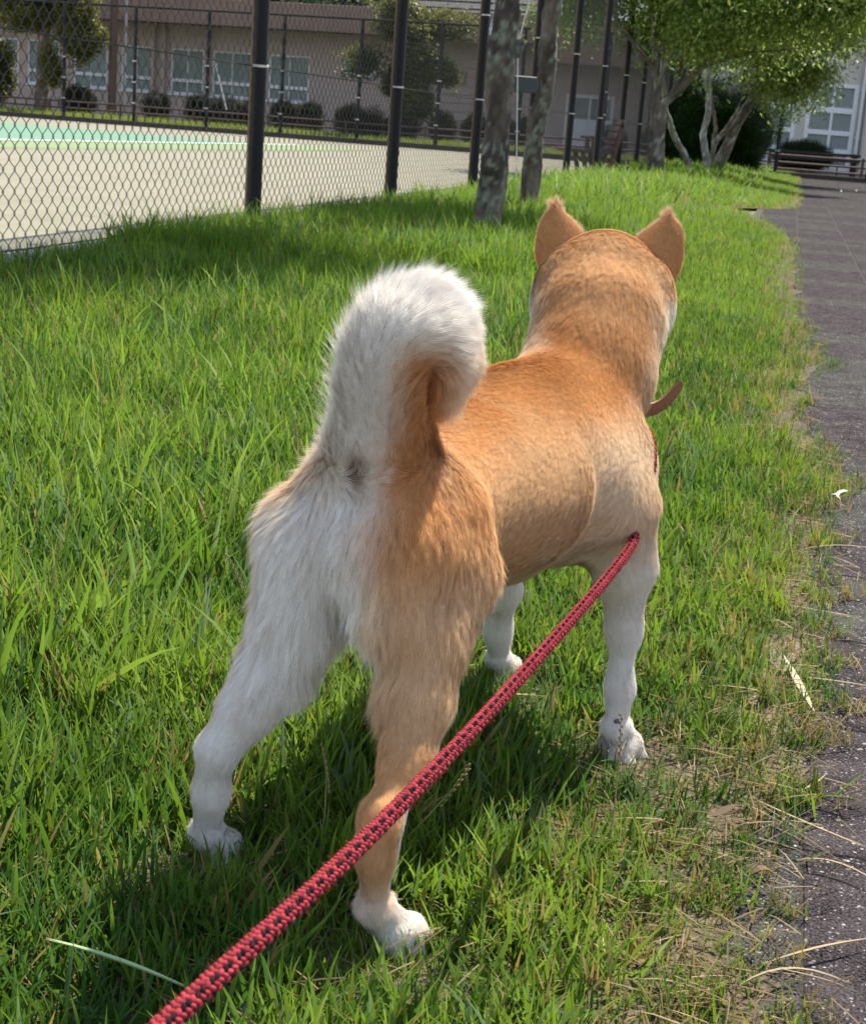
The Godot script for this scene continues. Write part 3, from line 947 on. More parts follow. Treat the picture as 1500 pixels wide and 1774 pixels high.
	for q in [[Vector3(0, -0.05, 0), Vector3(0.05, 0.6, 0), Vector3(0.15, 1.4, 0), Vector3(0.3, 2.5, 0)], [Vector3(-0.02, 0.1, 0), Vector3(-0.25, 1.0, 0.1), Vector3(-0.8, 1.8, 0.2)], [Vector3(0.02, 0.2, 0), Vector3(-0.05, 1.2, -0.1), Vector3(-0.2, 2.3, 0.0)], [Vector3(0.05, 0.4, 0), Vector3(0.4, 1.3, 0.1), Vector3(0.8, 2.2, 0.2)]]:
		obj("trunk", limb(q, 0.07, 0.02, 10, 0.01, grey, 0.05), M.bark, tb)
	crown(tb, [[Vector3(-1.0, 1.75, 0.2), Vector3(0.75, 0.35, 0.5), 0.7], [Vector3(0.1, 2.7, 0), Vector3(1.2, 0.55, 0.8), 1.3], [Vector3(0.1, 1.75, 0.2), Vector3(0.6, 0.6, 0.5), 1.0], [Vector3(0.15, 0.95, 0.2), Vector3(0.38, 0.6, 0.35), 0.8], [Vector3(0.8, 1.7, 0), Vector3(0.35, 0.3, 0.3), 0.3], [Vector3(-0.3, 1.35, 0), Vector3(0.35, 0.3, 0.3), 0.3]], 2800, clump_far, 0.85, Color(0.07, 0.08, 0.02), Color(0.22, 0.22, 0.045), 80, 0.2)
	var tc := thing("bush", "dark bushy shrub at the left edge behind the court", "bush", Vector3(-11.75, 0, -40.3))
	crown(tc, [[Vector3(0, 0.8, 0), Vector3(0.5, 0.8, 0.5), 1.0]], 700, clump_far, 0.9, Color(0.05, 0.06, 0.015), Color(0.2, 0.18, 0.03), 81, 0.3)
	# wooded slope far behind
	var hill := Geo.new()
	var w := 28
	for i in w + 1:
		for j in 7:
			var x := -30.0 + i * 2.0
			var q := j / 6.0
			hill.add(Vector3(x, 12.0 * q * q * (3 - 2 * q) * (0.75 + 0.25 * sin(x * 0.13 + 1.0)) - 0.3, -62 - j * 9.0), Vector3(0, 0.85, 0.5).normalized())
	for i in w:
		for j in 6:
			var a := i * 7 + j
			hill.face(a, a + 7, a + 8)
			hill.face(a, a + 8, a + 1)
	struct("hill", hill.mesh(), M.earth)
	var buf := PackedFloat32Array()
	var n := 9000
	buf.resize(n * 16)
	for k in n:
		var x := rng.randf_range(-17.5, 22.0)
		var q := rng.randf()
		var y := 1.0 + 7.5 * q + rng.randfn(0, 0.5)
		var p := Vector3(x + noise.get_noise_2d(y, x) * 1.5, y + noise.get_noise_2d(x * 0.35, 3.0) * 2.2, -62 - q * 14.0 + rng.randfn(0, 0.7))
		var b := Basis.from_euler(Vector3(rng.randf() - 0.5, rng.randf() * TAU, rng.randf() - 0.5)) * rng.randf_range(2.2, 4.5)
		put(buf, k, b.x, b.y, b.z, p, Color(0.02, 0.045, 0.02).lerp(Color(0.07, 0.11, 0.04), clampf(0.4 + noise.get_noise_3dv(p * 0.6) + rng.randfn(0, 0.2), 0, 1)))
	var fo := scatter("forest", clump_far, M.leaf, buf)
	tag(fo, "dark green wooded slope rising behind the long building", "forest")

# ------------------------------------------------------------------ furniture
func furniture() -> void:
	# poles behind the court
	var up := thing("utility_pole", "thick dark brown pole behind the court at the left", "pole", Vector3(-8.72, 0, -40.0))
	obj("shaft", limb([Vector3(0, -0.05, 0), Vector3(0.02, 3, 0), Vector3(0.05, 7, 0)], 0.105, 0.085, 16, 0.0, null), M.wood_brown, up)
	var cap := Geo.new()
	cap.bar(Vector3(-0.5, 6.6, 0), Vector3(0.6, 6.6, 0), 0.04, 8)
	obj("crossarm", cap.mesh(), M.steel, up)
	var lp := thing("lamp_post", "thin grey metal pole right beside the thick brown pole", "pole", Vector3(-8.46, 0, -40.2))
	obj("shaft", limb([Vector3(0, -0.05, 0), Vector3(0.01, 3, 0), Vector3(0.03, 6, 0)], 0.038, 0.03, 12, 0.0, null), plain(0.30, 0.29, 0.28, 0.5), lp)
	var hd := Geo.new()
	hd.box(Vector3(0.18, 6.0, 0), Vector3(0.4, 0.1, 0.16), 0.03)
	obj("head", hd.mesh(), M.steel, lp)
	var sk := Geo.new()
	sk.bar(Vector3(-5.75, 1.55, -37.2), Vector3(-5.45, 0.5, -37.2), 0.018, 6)
	tag(obj("stake", sk.mesh(), M.rope), "thin pale stake leaning beside a narrow bush", "stake")
	# slatted bench at the path's end
	var be := thing("bench", "long dark slatted bench in front of the pale building", "bench", Vector3(8.15, 0, -36.75), 0.06)
	for x in [-0.86, 0.88]:
		var g := Geo.new()
		g.box(Vector3(x, 0.26, 0), Vector3(0.11, 0.54, 0.12), 0.012)
		obj("leg", g.mesh(), M.wood_dark, be)
	var lg := Geo.new()
	lg.box(Vector3(0.52, 0.14, -0.03), Vector3(0.03, 0.30, 0.03), 0.004)
	lg.box(Vector3(-0.3, 0.14, -0.03), Vector3(0.03, 0.30, 0.03), 0.004)
	obj("brace", lg.mesh(), M.wood_dark, be)
	for q in [[0.24, 0.05], [0.36, 0.05], [0.49, 0.06]]:
		var g := Geo.new()
		g.box(Vector3(-0.05, q[0], 0.075), Vector3(2.1, q[1], 0.035), 0.006)
		obj("slat", g.mesh(), M.wood_dark, be)
	for k in 3:
		var g := Geo.new()
		g.box(Vector3(0.0, 0.252, -0.05 - k * 0.115), Vector3(1.68, 0.03, 0.095), 0.006)
		obj("slat", g.mesh(), M.wood_dark, be)
	var pl := thing("planter", "small white planter box at the right edge by the pillar", "planter", Vector3(9.62, 0, -37.0))
	var pg := Geo.new()
	pg.box(Vector3(0, 0.14, 0), Vector3(0.30, 0.26, 0.26), 0.02)
	obj("box", pg.mesh(), M.white_paint, pl)
	crown(pl, [[Vector3(0, 0.34, 0), Vector3(0.16, 0.14, 0.14), 1.0]], 70, leaf_clump(10, 0.08, 0.06, 0.03, 6), 0.8, Color(0.05, 0.12, 0.03), Color(0.12, 0.22, 0.06), 82, 0.2, "plant")
	# wooden garden chair on the court side of the near fence
	var ch := thing("garden_chair", "reddish brown wooden lounge chair beyond the fence, right of the trunks", "chair", Vector3(1.72, 0, -21.3), 0.15)
	for z in [-0.24, 0.24]:
		var g := Geo.new()
		var pts := [[Vector3(-0.14, 0.34, z), Vector3(-0.10, 0.15, z), Vector3(-0.08, -0.0, z)], [Vector3(0.06, 0.34, z), Vector3(0.1, 0.14, z), Vector3(0.06, 0.0, z)], [Vector3(0.36, 0.66, z), Vector3(0.3, 0.4, z), Vector3(0.2, 0.05, z), Vector3(0.12, 0.0, z)]]
		for p in pts:
			var gg := Geo.new()
			limb_in(gg, p, 0.035, 0.032, 8, 0.0, null)
			obj("leg", gg.mesh(), M.wood_brown, ch)
		g.box(Vector3(0.1, 0.52, z), Vector3(0.36, 0.035, 0.06), 0.008)
		obj("armrest", g.mesh(), M.wood_brown, ch)
	for k in 6:
		var g := Geo.new()
		g.box(Vector3(-0.34 + k * 0.105, 0.345, 0), Vector3(0.095, 0.05, 0.58), 0.008)
		obj("slat", g.mesh(), M.wood_brown, ch)
	for k in 5:
		var g := Geo.new()
		g.box(Vector3(0.26 + k * 0.022, 0.40 + k * 0.085, 0), Vector3(0.03, 0.075, 0.5), 0.008, Basis(Vector3.BACK, -0.25))
		obj("slat", g.mesh(), M.wood_brown, ch)
	for z in [-0.18, 0.18]:
		var g := Geo.new()
		g.box(Vector3(0.0, 0.43, z), Vector3(0.05, 0.2, 0.09), 0.008)
		obj("arm_support", g.mesh(), M.wood_brown, ch)

# ------------------------------------------------------------------ lawn
const EDGE := [Vector2(0.20, -0.5), Vector2(0.229, -0.948), Vector2(0.233, -1.043), Vector2(0.29, -1.095), Vector2(0.26, -1.127), Vector2(0.262, -1.218), Vector2(0.322, -1.285), Vector2(0.329, -1.374), Vector2(0.372, -1.438), Vector2(0.385, -1.516), Vector2(0.415, -1.543), Vector2(0.425, -1.725), Vector2(0.492, -1.942), Vector2(0.515, -2.165), Vector2(0.605, -2.286), Vector2(0.57, -2.374), Vector2(0.69, -2.565), Vector2(0.708, -2.69), Vector2(0.71, -2.932), Vector2(0.775, -3.444), Vector2(0.9, -3.984), Vector2(1.02, -4.206), Vector2(1.089, -4.724), Vector2(1.254, -5.723), Vector2(1.65, -7.64), Vector2(2.12, -9.99), Vector2(2.26, -11.23), Vector2(2.5, -13.5), Vector2(2.2, -14.2), Vector2(3.15, -15.0), Vector2(4.03, -18.7), Vector2(5.49, -25.97), Vector2(7.6, -35.6), Vector2(7.3, -37.2)]

func edge_x(z: float) -> float:
	for k in EDGE.size() - 1:
		if z <= EDGE[k].y and z > EDGE[k + 1].y:
			return lerpf(EDGE[k].x, EDGE[k + 1].x, (z - EDGE[k].y) / (EDGE[k + 1].y - EDGE[k].y))
	return EDGE[0].x if z > -0.5 else EDGE[-1].x

# a tuft one unit high
func tuft(blades: int, spread: float, width: float, lean: float, sd: int, segs := 4) -> ArrayMesh:
	var r := RandomNumberGenerator.new()
	r.seed = sd
	var g := Geo.new()
	for k in blades:
		var a := r.randf() * TAU
		var o := Vector3(cos(a), 0, sin(a)) * spread * sqrt(r.randf())
		var yaw := r.randf() * TAU
		var out := Vector3(cos(yaw), 0, sin(yaw))
		var s := Vector3(-out.z, 0, out.x)
		s = s.rotated(Vector3.UP, r.randf_range(-0.6, 0.6))
		var h := r.randf_range(0.45, 1.1)
		var th := absf(r.randfn(0, lean))
		var bend := r.randf_range(0.2, 1.1)
		var p := o
		var q := r.randf_range(0.75, 1.25)
		var warm := r.randf_range(0.85, 1.2)
		var w := width * r.randf_range(0.7, 1.3)
		var last := -1
		for j in segs + 1:
			var t := float(j) / segs
			var ang := th + bend * t * t
			var d := out * sin(ang) + Vector3.UP * cos(ang)
			var nn := (Vector3.UP * sin(ang) - out * cos(ang))
			if nn.y < 0: nn = -nn
			nn = (nn + Vector3.UP * 0.35).normalized()
			var ww := w * (0.75 + 0.5 * t if t < 0.4 else 0.95 * (1.0 - pow((t - 0.4) / 0.6, 1.7)))
			g.col = Color(q * warm * (1.0 + 0.25 * (1.0 - t)), q * (0.92 + 0.12 * t), q * 0.9)
			var i0 := g.v.size()
			if j == segs:
				g.add(p, nn)
			else:
				g.add(p - s * ww * 0.5, (nn - s * 0.3).normalized())
				g.add(p + s * ww * 0.5, (nn + s * 0.3).normalized())
			if last >= 0:
				if j == segs:
					g.face(last, last + 1, i0)
				else:
					g.face(last, last + 1, i0 + 1)
					g.face(last, i0 + 1, i0)
			last = i0
			p += d * h / segs
	return g.mesh()

func lawn() -> void:
	var poly := PackedVector2Array()
	var ze := -0.5
	while ze > -37.1:
		var sum := 0.0
		for k in range(-3, 4):
			sum += edge_x(ze + k * (0.03 if ze > -6.0 else 0.1)) / 7.0
		poly.append(Vector2(sum + 0.012 + 0.03 * noise.get_noise_2d(ze * 4.0, 4.0) + 0.022 * noise.get_noise_2d(ze * 14.0, 14.0) + 0.012 * noise.get_noise_2d(ze * 45.0, 24.0), ze))
		ze -= 0.012 if ze > -3.0 else 0.05 if ze > -8.0 else 0.3
	for z in [-37.2, -20.0, -10.0, -0.5]:
		poly.append(Vector2(fence_x(z) + 0.05, z))
	struct("lawn_soil", sheet(poly, 0.0134), M.soil)
	var paws := [Vector2(0.0, -1.0), Vector2(-0.15, -1.12), Vector2(0.2, -1.39), Vector2(0.09, -1.58)]
	# z from, z to, tufts per square metre, side margin
	var zones := [[-0.72, -1.7, 7800.0, 0.35], [-1.7, -3.0, 5400.0, 0.4], [-3.0, -6.0, 2300.0, 0.5], [-6.0, -12.0, 900.0, 0.8], [-12.0, -37.0, 240.0, 1.5]]
	var shorts := []
	var longs := []
	for k in 4:
		shorts.append(tuft(9, 0.45, 0.058, 0.75, 200 + k))
		longs.append(tuft(9, 0.22, 0.034, 0.38, 210 + k))
	var bufs := []
	var cnt := []
	for k in 8:
		var b := PackedFloat32Array()
		b.resize(30000 * 16)
		bufs.append(b)
		cnt.append(0)
	var straw := PackedFloat32Array()
	straw.resize(60000 * 16)
	var ns := 0
	var tall := PackedFloat32Array()
	tall.resize(14000 * 16)
	var nt := 0
	var f := FastNoiseLite.new()
	f.seed = 77
	f.frequency = 1.0
	f.fractal_octaves = 3
	for zn in zones:
		var z0: float = zn[0]
		var z1: float = zn[1]
		var xl: float = maxf(-0.30 * -z1 - zn[3], fence_x(z0) - 0.2)
		var xr: float = 0.30 * -z1 + zn[3]
		var n := int((xr - xl) * (z0 - z1) * zn[2])
		for k in n:
			var z := rng.randf_range(z1, z0)
			var x := rng.randf_range(xl, xr)
			if x < fence_x(z) + 0.03 or x < -0.30 * -z - zn[3] or x > 0.30 * -z + zn[3]: continue
			var e := edge_x(z) - x
			var ragged := 0.05 * f.get_noise_2d(x * 12.0, z * 12.0) + 0.02
			var far := z < -12.0
			var patch := f.get_noise_2d(x * 2.2, z * 2.2)
			var fine := f.get_noise_2d(x * 7.0 + 50.0, z * 7.0)
			var thin := smoothstep(-0.02, 0.25 if not far else 0.3, e + ragged)          # thin and short beside the path
			# stray dry bits
			if not far and e > -0.11 and ns < 59000 and rng.randf() < (0.16 if e + ragged < -0.02 else 1.0) * (0.34 - 0.20 * thin) * (1.0 if z > -3.2 else 0.35):
				var yaw := rng.randf() * TAU
				var d := Vector3(cos(yaw), rng.randf_range(-0.05, 0.25), sin(yaw)).normalized()
				var s := d.cross(Vector3.UP).normalized()
				var l := rng.randf_range(0.02, 0.06)
				var w := l * 1.0
				var c := Color(0.33, 0.255, 0.14).lerp(Color(0.13, 0.085, 0.045), rng.randf()) * rng.randf_range(0.7, 1.25)
				put(straw, ns, s * w, d * l, s.cross(d) * l, Vector3(x + rng.randfn(0, 0.012), 0.018 + rng.randf() * 0.012, z), c)
				ns += 1
			if e + ragged < -0.02: continue
			var keep := 0.42 + 0.58 * thin
			if patch < -0.25 and z > -4.5 and e < 0.6: keep *= 0.75
			if rng.randf() > keep: continue
			var left := smoothstep(0.25, 0.75, e + patch * 0.25)
			if z < -5.0: left = smoothstep(0.3, 1.2, e + patch * 0.4)
			var h := lerpf(lerpf(0.028, 0.055, thin), 0.085, left) * (1.0 + 0.35 * fine)
			if z < -5.5: h *= lerpf(1.0, 1.5, left)
			if far: h *= 1.25
			for pw in paws:
				var dx: float = x - pw.x
				var dz: float = z - pw.y
				if absf(dx) < 0.055 and dz > -0.03 and dz < 0.09: h *= 0.45
			# under the dog the turf is trodden and shorter
			if z > -1.7 and x > -0.35 and x < 0.3: h *= 0.8
			h *= rng.randf_range(0.7, 1.3)
			var lng := rng.randf() < left * 0.75
			var v := (4 if lng else 0) + rng.randi() % 4
			if lng: h *= 1.25
			if cnt[v] >= 29990: continue
			var sc := h
			var sxz := h * rng.randf_range(0.9, 1.3) * (1.05 if z > -2.2 else 0.95)
			if far:
				sxz *= 1.7
			var yaw2 := rng.randf() * TAU
			var tilt := Basis.from_euler(Vector3(rng.randfn(0, 0.16), yaw2, rng.randfn(0, 0.16)))
			var t := clampf(0.42 + 0.65 * patch + 0.4 * fine + rng.randfn(0, 0.24), 0, 1)
			var c := Color(0.045, 0.115, 0.014).lerp(Color(0.185, 0.285, 0.028), t)
			if far or z < -5.0: c = c.lerp(Color(0.19, 0.31, 0.03), 0.45)
			if rng.randf() < 0.05: c = Color(0.10, 0.17, 0.075)
			if rng.randf() < 0.05 + 0.28 * (1.0 - thin): c = Color(0.26, 0.22, 0.07) * rng.randf_range(0.6, 1.2)
			put(bufs[v], cnt[v], tilt.x * sxz, tilt.y * sc, tilt.z * sxz, Vector3(x, 0.012, z), c)
			cnt[v] += 1
			# tall single blades
			if nt < 13990 and rng.randf() < (0.02 + 0.10 * left) * (1.0 if z > -6.0 else 0.6):
				if z > -1.75 and x > -0.3 and x < 0.32: continue
				var hh := rng.randf_range(0.08, 0.19) * lerpf(0.6, 1.4, left)
				var w2 := hh * rng.randf_range(0.8, 1.3)
				var tb := Basis.from_euler(Vector3(rng.randfn(0, 0.2), rng.randf() * TAU, rng.randfn(0, 0.2)))
				put(tall, nt, tb.x * w2, tb.y * hh, tb.z * w2, Vector3(x, 0.012, z), Color(0.10, 0.21, 0.025).lerp(Color(0.22, 0.34, 0.045), rng.randf()))
				nt += 1
	# strip of grass behind the far fence
	for k in 5200:
		var p := far_point(rng.randf_range(-3.0, 15.0), 0.0, rng.randf_range(-2.6, -0.25))
		var v := 4 + k % 4
		if cnt[v] >= 29990: continue
		var h := rng.randf_range(0.14, 0.26)
		var b := Basis(Vector3.UP, rng.randf() * TAU)
		put(bufs[v], cnt[v], b.x * h * 1.9, b.y * h, b.z * h * 1.9, p, Color(0.12, 0.17, 0.02).lerp(Color(0.22, 0.27, 0.035), rng.randf()))
		cnt[v] += 1
	var gr := thing("lawn", "green lawn of uneven grass between the fence and the path", "grass")
	gr.set_meta("kind", "stuff")
	for k in 8:
		bufs[k].resize(cnt[k] * 16)
		scatter("grass", shorts[k] if k < 4 else longs[k - 4], M.grass, bufs[k], gr)
	# seeding grass among the blades
	var sg := Geo.new()
	sg.col = Color(1, 1, 1)
	sg.tube(PackedVector3Array([Vector3(0, 0, 0), Vector3(0.02, 0.4, 0), Vector3(0.07, 0.75, 0), Vector3(0.16, 1.0, 0)]), PackedFloat32Array([0.007, 0.006, 0.005, 0.003]), 4)
	for k in 16:
		var t := 0.62 + 0.38 * k / 15.0
		sg.ball(Vector3(0.16 * pow((t - 0.3) / 0.7, 2.2), t, 0.010 * (1.0 if k % 2 else -1.0)), Vector3(0.009, 0.016, 0.007), 3, 5)
	var sb := PackedFloat32Array()
	sb.resize(110 * 16)
	for k in 110:
		var z := rng.randf_range(-4.2, -0.95)
		var x := rng.randf_range(-0.3 * -z - 0.2, minf(0.3 * -z, edge_x(z) - 0.1))
		var hh := rng.randf_range(0.08, 0.17) * (0.7 if z > -1.8 and x > -0.3 else 1.0)
		var b := Basis.from_euler(Vector3(rng.randfn(0, 0.3), rng.randf() * TAU, rng.randfn(0, 0.3))) * hh
		put(sb, k, b.x, b.y, b.z, Vector3(x, 0.014, z), Color(0.22, 0.24, 0.09).lerp(Color(0.30, 0.22, 0.12), rng.randf()))
	scatter("seed_heads", sg.mesh(), M.straw, sb, gr)
	tall.resize(nt * 16)
	scatter("tall_blades", tuft(3, 0.10, 0.021, 0.35, 300, 6), M.grass, tall, gr)
	straw.resize(ns * 16)
	var st := scatter("dry_straw", tuft(3, 0.4, 0.018, 0.25, 301, 3), M.straw, straw)
	tag(st, "dry straw and dead grass scattered through the turf", "straw")

# ------------------------------------------------------------------ small things on the ground
func ribbon(pts: Array, w: float, thick: float, up := Vector3.UP) -> ArrayMesh:
	var g := Geo.new()
	var m := pts.size()
	for k in m - 1:
		var a: Vector3 = pts[k]
		var b: Vector3 = pts[k + 1]
		var d := (b - a).normalized()
		var s := d.cross(up).normalized()
		var wa := w * sin(PI * clampf((k + 0.25) / float(m - 0.5), 0, 1))
		var wb := w * sin(PI * clampf((k + 1.25) / float(m - 0.5), 0, 1))
		var nn := s.cross(d).normalized()
		for q in [1.0, -1.0]:
			var o: Vector3 = nn * thick * 0.5 * q
			g.quad(a - s * wa * 0.5 + o, a + s * wa * 0.5 + o, b + s * wb * 0.5 + o, b - s * wb * 0.5 + o, nn * q)
	return g.mesh()

func small_things() -> void:
	var tg := thing("twig", "thin brown fallen twig lying in the grass left of the dog", "twig")
	var bt := bark_tint(Color(0.09, 0.055, 0.04), Color(0.20, 0.14, 0.11), Color(0.2, 0.17, 0.14), 0.5, 2.0)
	obj("stem", limb([Vector3(-0.345, 0.035, -1.45), Vector3(-0.28, 0.05, -1.45), Vector3(-0.22, 0.055, -1.435), Vector3(-0.175, 0.058, -1.445), Vector3(-0.145, 0.075, -1.485)], 0.0042, 0.002, 8, 0.001, bt, 0.004), M.bark, tg)
	obj("side_twig", limb([Vector3(-0.22, 0.055, -1.435), Vector3(-0.19, 0.045, -1.42), Vector3(-0.16, 0.042, -1.412)], 0.0028, 0.0014, 6, 0.0, bt), M.bark, tg)
	var pale := plain(0.40, 0.35, 0.24, 0.7)
	var tan := plain(0.12, 0.065, 0.03, 0.8)
	var cl: Array = []
	for k in 9:
		var t := k / 8.0
		cl.append(Vector3(0.655 + 0.035 * t, 0.02 + 0.012 * sin(t * 3.0), -2.55 + 0.05 * t * t - 0.02 * t) + Vector3(0.02 * sin(t * 5.0), 0, 0))
	tag(obj("dry_leaf", ribbon(cl, 0.010, 0.0008), plain(0.62, 0.58, 0.52)), "white curled dry leaf on the grey paving at the right edge", "leaf")
	var s1: Array = []
	for k in 9:
		var t := k / 8.0
		s1.append(Vector3(lerpf(0.398, 0.403, t), 0.036 - 0.012 * t, lerpf(-1.64, -1.503, t)))
	tag(obj("dry_stalk", ribbon(s1, 0.0085, 0.0008), plain(0.34, 0.29, 0.19, 0.7)), "broad pale dry stalk lying at the path edge beside the front paw", "stalk")
	var l2: Array = []
	for k in 7:
		var t := k / 6.0
		l2.append(Vector3(lerpf(0.268, 0.288, t), 0.026 + 0.006 * sin(t * PI), -1.12 - 0.006 * t))
	tag(obj("dry_leaf", ribbon(l2, 0.008, 0.0008), tan), "small brown dry leaf on bare soil near the bottom right", "leaf")
	var l3: Array = []
	for k in 7:
		var t := k / 6.0
		l3.append(Vector3(0.25 + 0.022 * t, 0.035 + 0.008 * t, -1.205 - 0.01 * t))
	tag(obj("dry_leaf", ribbon(l3, 0.0065, 0.0008, Vector3(0, 0.8, 0.5)), plain(0.13, 0.085, 0.045)), "brown dead leaf lying on the short turf near the sandy patch", "leaf")
	var s2: Array = []
	for k in 11:
		var t := k / 10.0
		s2.append(Vector3(lerpf(-0.227, -0.127, t), 0.056 - 0.010 * t + 0.003 * sin(t * PI), lerpf(-0.898, -0.867, t)))
	tag(obj("grass_stem", ribbon(s2, 0.0034, 0.001), plain(0.26, 0.36, 0.15, 0.5)), "long pale grass stem lying across the dark turf at the bottom left", "stem")
	# loose straws on the path's edge
	var spots := [[Vector3(0.30, 0.02, -1.02), 0.10, 0.5], [Vector3(0.345, 0.02, -1.16), 0.07, -0.5], [Vector3(0.36, 0.022, -1.31), 0.06, 0.9], [Vector3(0.45, 0.02, -1.60), 0.09, -0.2], [Vector3(0.60, 0.02, -2.2), 0.16, 0.15], [Vector3(0.48, 0.02, -1.86), 0.12, -0.35], [Vector3(0.34, 0.02, -1.22), 0.11, -0.8], [Vector3(0.27, 0.02, -0.98), 0.08, 0.2]]
	var where := ["nearest the lower right corner", "beside the small brown leaf", "right of the sandy patch", "under the broad pale stalk", "across the paving well beyond the front paw", "on the grass edge beyond the broad stalk", "curving over the paving below the sandy patch", "at the bottom edge of the verge"]
	for k in spots.size():
		var q: Array = spots[k]
		var pts := []
		for j in 8:
			var t := j / 7.0 - 0.5
			pts.append(q[0] + Vector3(cos(q[2]) * t * q[1], 0.003 * cos(t * 3.0) + 0.0006 * k, -sin(q[2]) * t * q[1] + 0.10 * t * t * sin(k * 2.0) * q[1] * 8.0))
		tag(obj("dry_straw", ribbon(pts, 0.0024, 0.0008), plain(0.26, 0.2, 0.12, 0.8) if k % 2 else plain(0.28, 0.21, 0.12, 0.8)), "thin dry straw " + where[k], "straw", "loose straws along the path edge")
	var fl := leaf_clump(3, 0.02, 0.05, 0.03, 9)
	for q in [[Vector3(5.5, 0.02, -22.96), "white fallen petal on the far paving, left of two"], [Vector3(5.95, 0.02, -23.9), "white fallen petal on the far paving, right of two"]]:
		var o := obj("petal", fl, plain(0.75, 0.73, 0.68))
		o.position = q[0]
		tag(o, q[1], "petal")

